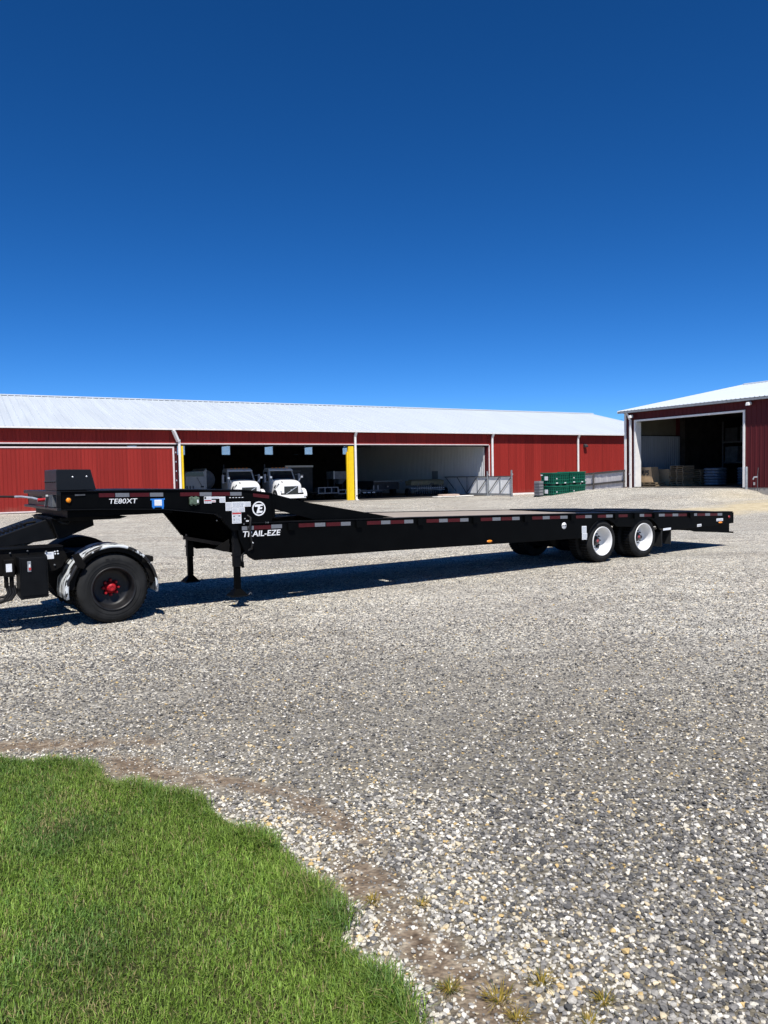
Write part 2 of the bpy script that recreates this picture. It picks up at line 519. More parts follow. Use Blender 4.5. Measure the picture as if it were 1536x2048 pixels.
# ------------------------------------------------------------------ ground sheet
def gravel_material():
    m = bpy.data.materials.new('gravel')
    m.use_nodes = True
    n, l = m.node_tree.nodes, m.node_tree.links
    b = n['Principled BSDF']
    b.inputs['Roughness'].default_value = 0.92
    b.inputs['Specular IOR Level'].default_value = 0.15
    tc = n.new('ShaderNodeTexCoord')
    def vor(scale):
        v = n.new('ShaderNodeTexVoronoi')
        v.inputs['Scale'].default_value = scale
        l.new(tc.outputs['Object'], v.inputs['Vector'])
        return v
    def ramp(src, stops, interp='LINEAR'):
        r = n.new('ShaderNodeValToRGB')
        r.color_ramp.interpolation = interp
        e = r.color_ramp.elements
        while len(e) < len(stops):
            e.new(0.5)
        for i, (p, c) in enumerate(stops):
            e[i].position = p
            e[i].color = (*c, 1)
        l.new(src, r.inputs[0])
        return r
    def noise(scale, detail=4):
        z = n.new('ShaderNodeTexNoise')
        z.inputs['Scale'].default_value = scale
        z.inputs['Detail'].default_value = detail
        l.new(tc.outputs['Object'], z.inputs['Vector'])
        return z
    def mix(fac, a, c, mode='MIX'):
        x = n.new('ShaderNodeMixRGB')
        x.blend_type = mode
        for i, s in ((0, fac), (1, a), (2, c)):
            if hasattr(s, 'is_output') or hasattr(s, 'links'):
                l.new(s, x.inputs[i])
            elif isinstance(s, (int, float)):
                x.inputs[i].default_value = s
            else:
                x.inputs[i].default_value = (*s, 1)
        return x.outputs[0]
    stops = [(0.0, (0.055, 0.054, 0.053)), (0.16, (0.13, 0.127, 0.122)), (0.38, (0.24, 0.233, 0.220)), (0.55, (0.35, 0.335, 0.305)),
             (0.68, (0.50, 0.475, 0.41)), (0.80, (0.70, 0.66, 0.57)), (0.90, (0.80, 0.77, 0.70)), (0.965, (0.58, 0.45, 0.24))]
    v1 = vor(46.0)
    sx = n.new('ShaderNodeSeparateColor')
    l.new(v1.outputs['Color'], sx.inputs[0])
    c1 = ramp(sx.outputs[0], stops, 'CONSTANT')
    v2 = vor(85.0)
    sx2 = n.new('ShaderNodeSeparateColor')
    l.new(v2.outputs['Color'], sx2.inputs[0])
    c2 = ramp(sx2.outputs[1], stops, 'CONSTANT')
    pick = n.new('ShaderNodeMath')
    pick.operation = 'GREATER_THAN'
    pick.inputs[1].default_value = 0.55
    l.new(sx.outputs[2], pick.inputs[0])
    cc = mix(pick.outputs[0], c1.outputs[0], c2.outputs[0])
    v3 = vor(19.0)
    sx3 = n.new('ShaderNodeSeparateColor')
    l.new(v3.outputs['Color'], sx3.inputs[0])
    r33 = ramp(sx3.outputs[0], [(0.0, (0.62, 0.61, 0.60)), (0.5, (1.05, 1.05, 1.04)), (1.0, (1.62, 1.60, 1.55))])
    cc = mix(0.6, cc, r33.outputs[0], 'MULTIPLY')
    # clumps of coarser, paler or dustier gravel
    n1 = noise(2.3, 5)
    r1 = ramp(n1.outputs['Fac'], [(0.3, (0.82, 0.80, 0.79)), (0.7, (1.16, 1.15, 1.13))])
    cc = mix(1.0, cc, r1.outputs[0], 'MULTIPLY')
    n2 = noise(0.33, 4)
    r2 = ramp(n2.outputs['Fac'], [(0.38, (0.93, 0.91, 0.89)), (0.62, (1.08, 1.08, 1.07))])
    cc = mix(1.0, cc, r2.outputs[0], 'MULTIPLY')
    # fines packed between stones on the yard beyond the fresh gravel: warmer, flatter
    n3 = noise(0.12, 5)
    r3 = ramp(n3.outputs['Fac'], [(0.42, (0, 0, 0)), (0.62, (1, 1, 1))])
    sc = n.new('ShaderNodeMath')
    sc.operation = 'MULTIPLY'
    sc.inputs[1].default_value = 0.28
    l.new(r3.outputs[0], sc.inputs[0])
    cc = mix(sc.outputs[0], cc, (0.41, 0.39, 0.35))
    # wheel tracks running along the front of the long barn
    mp = n.new('ShaderNodeMapping')
    mp.inputs['Rotation'].default_value = (0, 0, -TB)
    mp.inputs['Scale'].default_value = (0.12, 1.6, 1)
    l.new(tc.outputs['Object'], mp.inputs[0])
    n4 = n.new('ShaderNodeTexNoise')
    n4.inputs['Scale'].default_value = 1.0
    n4.inputs['Detail'].default_value = 5
    l.new(mp.outputs[0], n4.inputs['Vector'])
    r4 = ramp(n4.outputs['Fac'], [(0.3, (0.90, 0.885, 0.87)), (0.68, (1.26, 1.25, 1.23))])
    cc = mix(0.8, cc, r4.outputs[0], 'MULTIPLY')
    # attributes: bare earth and spilled sand
    at = n.new('ShaderNodeAttribute')
    at.attribute_name = 'earth'
    n5 = noise(14, 6)
    r5 = ramp(n5.outputs['Fac'], [(0.3, (0.105, 0.072, 0.044)), (0.55, (0.20, 0.145, 0.093)), (0.72, (0.31, 0.235, 0.155))])
    at3 = n.new('ShaderNodeAttribute')
    at3.attribute_name = 'bed'
    bedc = mix(1.0, r5.outputs[0], (0.70, 0.84, 0.95), 'MULTIPLY')
    cc = mix(at3.outputs['Fac'], cc, bedc)
    at4 = n.new('ShaderNodeAttribute')
    at4.attribute_name = 'packed'
    n7 = noise(9, 6)
    r7 = ramp(n7.outputs['Fac'], [(0.3, (0.19, 0.178, 0.158)), (0.7, (0.33, 0.31, 0.275))])
    cc = mix(at4.outputs['Fac'], cc, r7.outputs[0])
    r8 = ramp(n5.outputs['Fac'], [(0.30, (0.085, 0.060, 0.041)), (0.52, (0.20, 0.15, 0.105)), (0.72, (0.40, 0.335, 0.25))])
    cc = mix(at.outputs['Fac'], cc, r8.outputs[0])
    cc = mix(1.0, cc, (1.09, 1.11, 1.12), 'MULTIPLY')
    at2 = n.new('ShaderNodeAttribute')
    at2.attribute_name = 'sand'
    n6 = noise(3.0, 6)
    r6 = ramp(n6.outputs['Fac'], [(0.35, (0.50, 0.41, 0.25)), (0.7, (0.66, 0.57, 0.38))])
    cc = mix(at2.outputs['Fac'], cc, r6.outputs[0])
    l.new(cc, b.inputs['Base Color'])
    bp = n.new('ShaderNodeBump')
    bp.inputs['Strength'].default_value = 0.9
    bp.inputs['Distance'].default_value = 0.012
    bp.invert = True
    l.new(v1.outputs['Distance'], bp.inputs['Height'])
    bp2 = n.new('ShaderNodeBump')
    bp2.inputs['Strength'].default_value = 0.6
    bp2.inputs['Distance'].default_value = 0.02
    l.new(n5.outputs['Fac'], bp2.inputs['Height'])
    l.new(bp.outputs[0], bp2.inputs['Normal'])
    l.new(bp2.outputs[0], b.inputs['Normal'])
    return m

def mesh_np(name, V, F, m, smooth=True):
    me = bpy.data.meshes.new(name)
    me.vertices.add(len(V))
    me.vertices.foreach_set('co', np.asarray(V, np.float32).ravel())
    k = F.shape[1]
    me.loops.add(F.size)
    me.loops.foreach_set('vertex_index', F.astype(np.int32).ravel())
    me.polygons.add(len(F))
    me.polygons.foreach_set('loop_start', np.arange(0, F.size, k, dtype=np.int32))
    me.polygons.foreach_set('use_smooth', np.full(len(F), smooth))
    me.materials.append(m)
    me.update(calc_edges=True)
    me.validate()
    o = bpy.data.objects.new(name, me)
    col.objects.link(o)
    return o

xs = np.concatenate([np.linspace(-900, -60, 15)[:-1], np.arange(-60, -6, 0.8), np.arange(-6, 5, 0.06), np.arange(5, 50, 0.6), np.linspace(50, 900, 15)])
ys = np.concatenate([np.linspace(-600, -6, 8)[:-1], np.arange(-6, 1.5, 0.5), np.arange(1.5, 8, 0.05), np.arange(8, 75, 0.5), np.linspace(75, 1500, 15)])
XX, YY = np.meshgrid(xs, ys, indexing='ij')
ZZ = ground_z(XX, YY)
nx, ny = XX.shape
idx = np.arange(nx * ny).reshape(nx, ny)
FF = np.stack([idx[:-1, :-1], idx[1:, :-1], idx[1:, 1:], idx[:-1, 1:]], -1).reshape(-1, 4)
ground = mesh_np('ground', np.stack([XX, YY, ZZ], -1).reshape(-1, 3), FF, gravel_material())
ground['kind'] = 'structure'
dm = dirt_amount(XX, YY) * ((XX > -6) & (XX < 5) & (YY > 1.5) & (YY < 8))
at = ground.data.attributes.new('earth', 'FLOAT', 'POINT')
at.data.foreach_set('value', dm.ravel().astype(np.float32))
AA = (XX - BO[0]) * BU[0] + (YY - BO[1]) * BU[1]
VVv = (XX - BO[0]) * BV[0] + (YY - BO[1]) * BV[1]
sq = np.sqrt(((AA - 7.5) / 7.5) ** 2 + ((VVv + 28.2) / 1.9) ** 2)
sand = np.clip((1.25 - sq + (vnoise(XX * 0.8, YY * 0.8, 8) - 0.5) * 0.9) * 1.3, 0, 0.85)
pale = np.clip(1.1 - np.sqrt(((AA - 10.8) / 3.2) ** 2 + ((VVv + 24.3) / 2.0) ** 2), 0, 1) * 0.35
at = ground.data.attributes.new('sand', 'FLOAT', 'POINT')
at.data.foreach_set('value', np.maximum(sand, pale).ravel().astype(np.float32))

# driven strips where the stones are pressed into fines
def packed_amount(x, y):
    a = (x - BO[0]) * BU[0] + (y - BO[1]) * BU[1]
    v = (x - BO[0]) * BV[0] + (y - BO[1]) * BV[1]
    q = vnoise(a * 0.16 + 3, v * 0.62 + 1, 31) * 0.75 + vnoise(a * 0.9, v * 1.7, 32) * 0.25
    return np.clip((q - 0.50) * 3.2, 0, 1)
pk = packed_amount(XX, YY) * 0.30 * (np.hypot(XX, YY) > 3.4) * (YY < 60)
at = ground.data.attributes.new('packed', 'FLOAT', 'POINT')
at.data.foreach_set('value', pk.ravel().astype(np.float32))
# dark fines under the loose stones
bed = np.clip((10.0 - np.hypot(XX, YY)) / 5.0, 0, 1) * 0.85 * sst(YY, 1.5, 2.2) * (1 - sst(np.abs(XX) - YY * 0.57, 0.6, 1.3))
at = ground.data.attributes.new('bed', 'FLOAT', 'POINT')
at.data.foreach_set('value', bed.ravel().astype(np.float32))

# ------------------------------------------------------------------ loose stones near the lawn (uncountable: stuff)
def attr_color_material(name, attr, rough, spec=0.3, trans=0.0):
    m = bpy.data.materials.new(name)
    m.use_nodes = True
    n, l = m.node_tree.nodes, m.node_tree.links
    b = n['Principled BSDF']
    b.inputs['Roughness'].default_value = rough
    b.inputs['Specular IOR Level'].default_value = spec
    a = n.new('ShaderNodeAttribute')
    a.attribute_name = attr
    tc = n.new('ShaderNodeTexCoord')
    nz = n.new('ShaderNodeTexNoise')
    nz.inputs['Scale'].default_value = 120
    nz.inputs['Detail'].default_value = 3
    l.new(tc.outputs['Object'], nz.inputs['Vector'])
    rp = n.new('ShaderNodeValToRGB')
    rp.color_ramp.elements[0].position = 0.3
    rp.color_ramp.elements[0].color = (0.78, 0.77, 0.76, 1)
    rp.color_ramp.elements[1].position = 0.7
    rp.color_ramp.elements[1].color = (1.12, 1.12, 1.12, 1)
    l.new(nz.outputs['Fac'], rp.inputs[0])
    mx = n.new('ShaderNodeMixRGB')
    mx.blend_type = 'MULTIPLY'
    mx.inputs[0].default_value = 1
    l.new(a.outputs['Color'], mx.inputs[1])
    l.new(rp.outputs[0], mx.inputs[2])
    l.new(mx.outputs[0], b.inputs['Base Color'])
    if trans:
        t = n.new('ShaderNodeBsdfTranslucent')
        l.new(mx.outputs[0], t.inputs[0])
        ms = n.new('ShaderNodeMixShader')
        ms.inputs[0].default_value = trans
        l.new(b.outputs[0], ms.inputs[1])
        l.new(t.outputs[0], ms.inputs[2])
        l.new(ms.outputs[0], n['Material Output'].inputs[0])
    return m

def stones():
    import bmesh
    bases = []
    for k in range(10):
        bm = bmesh.new()
        bmesh.ops.create_icosphere(bm, subdivisions=1, radius=1.0)
        r = np.random.default_rng(100 + k)
        for v in bm.verts:
            v.co *= 0.72 + 0.5 * r.random()
        bv = np.array([v.co[:] for v in bm.verts])
        bf = np.array([[v.index for v in f.verts] for f in bm.faces])
        bm.free()
        bases.append((bv, bf))
    nb_near = len(bases)
    for k in range(8):
        r = np.random.default_rng(300 + k)
        bv = np.array([(1, 0, 0), (-1, 0, 0), (0, 1, 0), (0, -1, 0), (0, 0, 1), (0, 0, -1)], float) * (0.85 + 0.5 * r.random((6, 1))) + r.normal(0, 0.18, (6, 3))
        bf = np.array([(0, 2, 4), (2, 1, 4), (1, 3, 4), (3, 0, 4), (2, 0, 5), (1, 2, 5), (3, 1, 5), (0, 3, 5)])
        bases.append((bv, bf))
    # rings of rising distance and falling density
    pts = []
    for y0, y1, dens in ((1.9, 3.6, 5200), (3.6, 4.6, 4600), (4.6, 5.6, 3600), (5.6, 6.8, 2400), (6.8, 8.2, 1700), (8.2, 10.0, 1000), (10.0, 12.0, 450), (12.0, 14.5, 200), (14.5, 18.0, 70)):
        xw = y1 * 0.57 + (0.9 if y1 < 7 else 0.4)
        n = int(dens * (2 * xw) * (y1 - y0))
        p = np.stack([rng.uniform(-xw, xw, n), rng.uniform(y0, y1, n)], 1)
        pts.append(p)
    P = np.concatenate(pts)
    P = P[~in_poly(P[:, 0], P[:, 1], LAWN_POLY)]
    de = dirt_amount(P[:, 0], P[:, 1])
    ed = edge_dist(P[:, 0], P[:, 1])
    keep = rng.random(len(P)) > np.maximum(de * 0.74, packed_amount(P[:, 0], P[:, 1]) * 0.42 * sst(P[:, 1], 3.4, 5.0))
    P, de, ed = P[keep], de[keep], ed[keep]
    tr_s = (P[:, 0] + 3.86) * math.cos(R(34.4)) + (P[:, 1] - 10.33) * math.sin(R(34.4))
    n = len(P)
    size = np.clip(rng.lognormal(math.log(0.0080), 0.33, n), 0.0035, 0.0175)
    size *= np.where(de > 0.3, 0.72, 1.0) * np.where(P[:, 1] > 4.6, 0.86, 1.0)
    palette = np.array([(0.080, 0.080, 0.080), (0.14, 0.138, 0.136), (0.205, 0.20, 0.193), (0.29, 0.282, 0.268), (0.43, 0.415, 0.38),
                        (0.62, 0.59, 0.51), (0.76, 0.735, 0.67), (0.64, 0.55, 0.38), (0.56, 0.41, 0.19)])
    pa = np.array([0.14, 0.23, 0.22, 0.13, 0.09, 0.07, 0.06, 0.04, 0.02])      # crushed grey gravel
    pb = np.array([0.02, 0.04, 0.09, 0.15, 0.20, 0.20, 0.16, 0.10, 0.04])        # pale creek pebbles by the lawn
    w = np.clip(1.15 - ed / 1.0 + (vnoise(P[:, 0] * 3, P[:, 1] * 3, 5) - 0.5) * 0.9, 0, 1)
    pick = np.where(rng.random(n) < w, rng.choice(9, n, p=pb), rng.choice(9, n, p=pa))
    colr = palette[pick] * rng.uniform(0.85, 1.15, (n, 1)) * np.array([1.0, 0.99, 0.965]) * 0.96
    V, F, C = [], [], []
    off = 0
    which = np.where(P[:, 1] < 4.1, rng.integers(0, nb_near, n), nb_near + rng.integers(0, 8, n))
    zg = ground_z(P[:, 0], P[:, 1])
    for k, (bv, bf) in enumerate(bases):
        sel = np.where(which == k)[0]
        q = len(sel)
        sc = size[sel][:, None] * np.stack([rng.uniform(0.9, 1.4, q), rng.uniform(0.8, 1.15, q), rng.uniform(0.5, 0.85, q)], 1)
        v = bv[None] * sc[:, None, :]
        # tilt then spin
        ta = rng.uniform(-0.5, 0.5, q)
        c_, s_ = np.cos(ta)[:, None], np.sin(ta)[:, None]
        v = np.stack([v[..., 0] * c_ + v[..., 2] * s_, v[..., 1], -v[..., 0] * s_ + v[..., 2] * c_], -1)
        an = rng.uniform(0, 2 * PI, q)
        c_, s_ = np.cos(an)[:, None], np.sin(an)[:, None]
        v = np.stack([v[..., 0] * c_ - v[..., 1] * s_, v[..., 0] * s_ + v[..., 1] * c_, v[..., 2]], -1)
        h = size[sel] * rng.uniform(0.1, 0.75, q)
        v += np.stack([P[sel, 0], P[sel, 1], zg[sel] + h], 1)[:, None, :]
        V.append(v.reshape(-1, 3))
        F.append((bf[None] + (np.arange(q) * len(bv))[:, None, None] + off).reshape(-1, 3))
        C.append(np.repeat(colr[sel], len(bv), 0))
        off += q * len(bv)
    V, F, C = np.concatenate(V), np.concatenate(F), np.concatenate(C)
    o = mesh_np('gravel', V, F, attr_color_material('loose_stone', 'tint', 0.85, 0.25), smooth=False)
    a = o.data.attributes.new('tint', 'FLOAT_COLOR', 'POINT')
    a.data.foreach_set('color', np.concatenate([C, np.ones((len(C), 1))], 1).ravel().astype(np.float32))
    o['kind'] = 'stuff'
    o['label'] = 'loose grey, white and tan crushed stones lying on the yard'
stones()

# ------------------------------------------------------------------ lawn
def lawn():
    b = MB()
    n = len(LAWN_POLY)
    b.add([(x, y, 0.018) for x, y in LAWN_POLY] + [(x, y, -0.06) for x, y in LAWN_POLY],
          [tuple(range(n - 1, -1, -1))] + [(i, (i + 1) % n, (i + 1) % n + n, i + n) for i in range(n)])
    o = b.build('lawn', M['soil'])
    o['kind'] = 'structure'
    # blades
    def blades(name, P, hgt, wid, colr, lean, head):
        q = len(P)
        cx, sy = np.cos(head), np.sin(head)
        rt = np.stack([-sy, cx, np.zeros(q)], 1) * (wid / 2)[:, None]
        base = np.stack([P[:, 0], P[:, 1], np.full(q, 0.016)], 1)
        d = np.stack([cx, sy, np.zeros(q)], 1)
        mid = base + d * (hgt * lean * 0.35)[:, None] + np.array([0, 0, 1.0]) * (hgt * 0.58)[:, None]
        tip = base + d * (hgt * lean)[:, None] + np.array([0, 0, 1.0]) * (hgt * (1 - 0.3 * lean))[:, None]
        V = np.stack([base - rt, base + rt, mid + rt * 0.75, mid - rt * 0.75, tip], 1).reshape(-1, 3)
        i = np.arange(q)[:, None] * 5
        F = np.concatenate([i + np.array([0, 1, 2]), i + np.array([0, 2, 3]), i + np.array([3, 2, 4])])
        return V, F, np.repeat(colr, 5, 0)
    zones = [(-3.4, 0.6, 2.3, 5.6, 17000), (-7.4, -3.0, 2.3, 5.6, 2500), (-7.0, 0.9, -0.5, 2.3, 2500)]
    P = []
    for x0, x1, y0, y1, den in zones:
        q = int((x1 - x0) * (y1 - y0) * den)
        P.append(np.stack([rng.uniform(x0, x1, q), rng.uniform(y0, y1, q)], 1))
    # ragged fringe hanging over the edge
    ed = []
    for (x0, y0), (x1, y1) in zip(LAWN_EDGE[:-1], LAWN_EDGE[1:]):
        L = math.hypot(x1 - x0, y1 - y0)
        q = int(L * 1500)
        t = rng.random(q)
        mx_, my_ = x0 + (x1 - x0) * t, y0 + (y1 - y0) * t
        bul = vnoise(mx_ * 4.3, my_ * 4.3, 21)
        off = rng.normal(-0.02, 0.025, q) + np.clip(bul - 0.42, 0, 1) * rng.uniform(0, 0.17, q)
        nx_, ny_ = (y1 - y0) / L, -(x1 - x0) / L
        if nx_ + ny_ < 0:
            nx_, ny_ = -nx_, -ny_
        ed.append(np.stack([x0 + (x1 - x0) * t + nx_ * off, y0 + (y1 - y0) * t + ny_ * off], 1))
    ed = np.concatenate(ed)
    ins = np.concatenate(P)
    ins = ins[in_poly(ins[:, 0], ins[:, 1], LAWN_POLY)]
    A = np.concatenate([ins, ed])
    q = len(A)
    clump = vnoise(A[:, 0] * 3.1, A[:, 1] * 3.1, 11) * 0.6 + vnoise(A[:, 0] * 8, A[:, 1] * 8, 12) * 0.4
    near_edge = np.clip(1 - edge_dist(A[:, 0], A[:, 1]) / 0.22, 0, 1)
    hgt = (0.022 + 0.034 * clump) * rng.uniform(0.6, 1.3, q) + near_edge * rng.uniform(0.0, 0.035, q) + np.clip(vnoise(A[:, 0] * 4.3, A[:, 1] * 4.3, 21) - 0.4, 0, 1) * near_edge * 0.10
    wid = rng.uniform(0.0025, 0.0055, q)
    t_ = rng.random(q)
    g = np.stack([0.145 + 0.222 * t_ ** 1.5, 0.255 + 0.26 * t_ ** 1.5, 0.028 + 0.085 * t_ ** 1.5], 1) * rng.uniform(0.6, 1.3, (q, 1))
    dark = np.clip(0.72 + 0.55 * vnoise(A[:, 0] * 1.7 + 9, A[:, 1] * 1.7, 13), 0.5, 1.25)
    g *= dark[:, None]
    bl = (vnoise(A[:, 0] * 2.2, A[:, 1] * 2.2, 14) * 0.6 + vnoise(A[:, 0] * 7.2, A[:, 1] * 7.2, 16) * 0.4 + rng.normal(0, 0.13, q) > 0.64)          # bluish tufts of another grass
    g[bl] *= np.array([0.78, 0.89, 1.15])
    g *= (1 - 0.22 * near_edge)[:, None]  # fringe blades darkened in colour for the shade they bend into
    dry = rng.random(q) < 0.07 + 0.30 * np.clip(vnoise(A[:, 0] * 2.6, A[:, 1] * 2.6, 15) - 0.62, 0, 1) * 2.5
    g[dry] = np.array([0.44, 0.37, 0.18]) * rng.uniform(0.7, 1.25, (dry.sum(), 1))
    V, F, C = blades('grass', A, hgt, wid, g, rng.uniform(0.1, 1.0, q), rng.uniform(0, 2 * PI, q))
    o = mesh_np('grass', V, F, attr_color_material('grass_blade', 'tint', 0.5, 0.35, 0.35), smooth=False)
    a = o.data.attributes.new('tint', 'FLOAT_COLOR', 'POINT')
    a.data.foreach_set('color', np.concatenate([C, np.ones((len(C), 1))], 1).ravel().astype(np.float32))
    o['kind'] = 'stuff'
    o['label'] = 'mown green lawn grass in the near left corner'
    # yellowed tufts among the stones
    tm = attr_color_material('dry_grass_blade', 'tint', 0.6, 0.3, 0.3)
    spots = [(-0.09, 3.42, 0.7, 'yellowed grass tuft in bare earth beside the widest lawn bulge'),
             (0.14, 3.38, 0.55, 'small yellow grass tuft out among pale stones, farthest from the lens'),
             (0.22, 2.80, 1.0, 'olive green spreading tuft on dark earth, nearest the lawn'),
             (0.40, 2.74, 1.2, 'biggest yellow grass tuft on dark brown earth'),
             (0.58, 2.83, 1.0, 'yellow grass tuft at the edge of the grey stones'),
             (0.45, 2.64, 0.8, 'yellow grass tuft below the biggest tuft, at the lower picture edge'),
             (0.79, 2.72, 0.9, 'rightmost yellow grass tuft among grey stones'),
             (0.70, 2.60, 1.0, 'yellow grass tuft low among grey stones, left of the rightmost one')]
    for x, y, s, lab in spots:
        q = int(110 * s)
        rr = np.abs(rng.normal(0, 0.026 * s, q))
        th = rng.uniform(0, 2 * PI, q)
        A = np.stack([rr * np.cos(th), rr * np.sin(th)], 1)
        cc = np.array([0.42, 0.31, 0.055]) * rng.uniform(0.5, 1.25, (q, 1))
        gr = rng.random(q) < (0.5 if 'olive' in lab else 0.2)
        cc[gr] = np.array([0.13, 0.16, 0.03])
        V, F, C = blades('t', A, rng.uniform(0.02, 0.062, q) * (0.62 + 0.25 * s), rng.uniform(0.002, 0.0036, q), cc, rng.uniform(0.6, 1.6, q), th)
        V[:, 2] -= 0.016
        t = mesh_np('grass_tuft', V, F, tm, smooth=False)
        a = t.data.attributes.new('tint', 'FLOAT_COLOR', 'POINT')
        a.data.foreach_set('color', np.concatenate([C, np.ones((len(C), 1))], 1).ravel().astype(np.float32))
        t.location = (x, y, gz(x, y))
        tag(t, lab, 'grass tuft', 'dry grass tufts in the gravel')
lawn()

# ------------------------------------------------------------------ long red barn
def ribbed(a0, a1, z0, z1, pitch=0.23, depth=0.02, rib=0.05, thick=0.03):
    """ribbed sheet in the xz plane, ribs towards -y"""
    pts = [(a0, 0.0)]
    x = a0 + pitch * 0.5
    while x + rib < a1 - 0.02:
        pts += [(x - rib * 0.5, 0.0), (x - rib * 0.25, -depth), (x + rib * 0.25, -depth), (x + rib * 0.5, 0.0)]
        x += pitch
    pts.append((a1, 0.0))
    n = len(pts)
    vs_ = [(p[0], p[1], z0) for p in pts] + [(p[0], p[1], z1) for p in pts]
    fs = [(i, i + 1, i + 1 + n, i + n) for i in range(n - 1)]
    b = MB().add(vs_, fs)
    b.add([(a0, thick, z0), (a1, thick, z0), (a1, thick, z1), (a0, thick, z1)], [(0, 3, 2, 1)])
    b.add([(a0, 0, z1), (a1, 0, z1), (a1, thick, z1), (a0, thick, z1)], [(0, 1, 2, 3)])
    b.add([(a0, 0, z0), (a1, 0, z0), (a1, thick, z0), (a0, thick, z0)], [(0, 3, 2, 1)])
    return b
def ribbed_roof(a0, a1, y0, z0, y1, z1, pitch=0.46, depth=0.045, rib=0.10):
    pts = [(a0, 0.0)]
    x = a0 + pitch * 0.5
    while x + rib < a1:
        pts += [(x - rib * 0.5, 0.0), (x - rib * 0.2, depth), (x + rib * 0.2, depth), (x + rib * 0.5, 0.0)]
        x += pitch
    pts.append((a1, 0.0))
    n = len(pts)
    vs_ = [(p[0], y0, z0 + p[1]) for p in pts] + [(p[0], y1, z1 + p[1]) for p in pts]
    b = MB().add(vs_, [(i, i + 1, i + 1 + n, i + n) for i in range(n - 1)])
    b.add([(a0, y0, z0 - 0.03), (a1, y0, z0 - 0.03), (a1, y1, z1 - 0.03), (a0, y1, z1 - 0.03)], [(0, 3, 2, 1)])
    return b

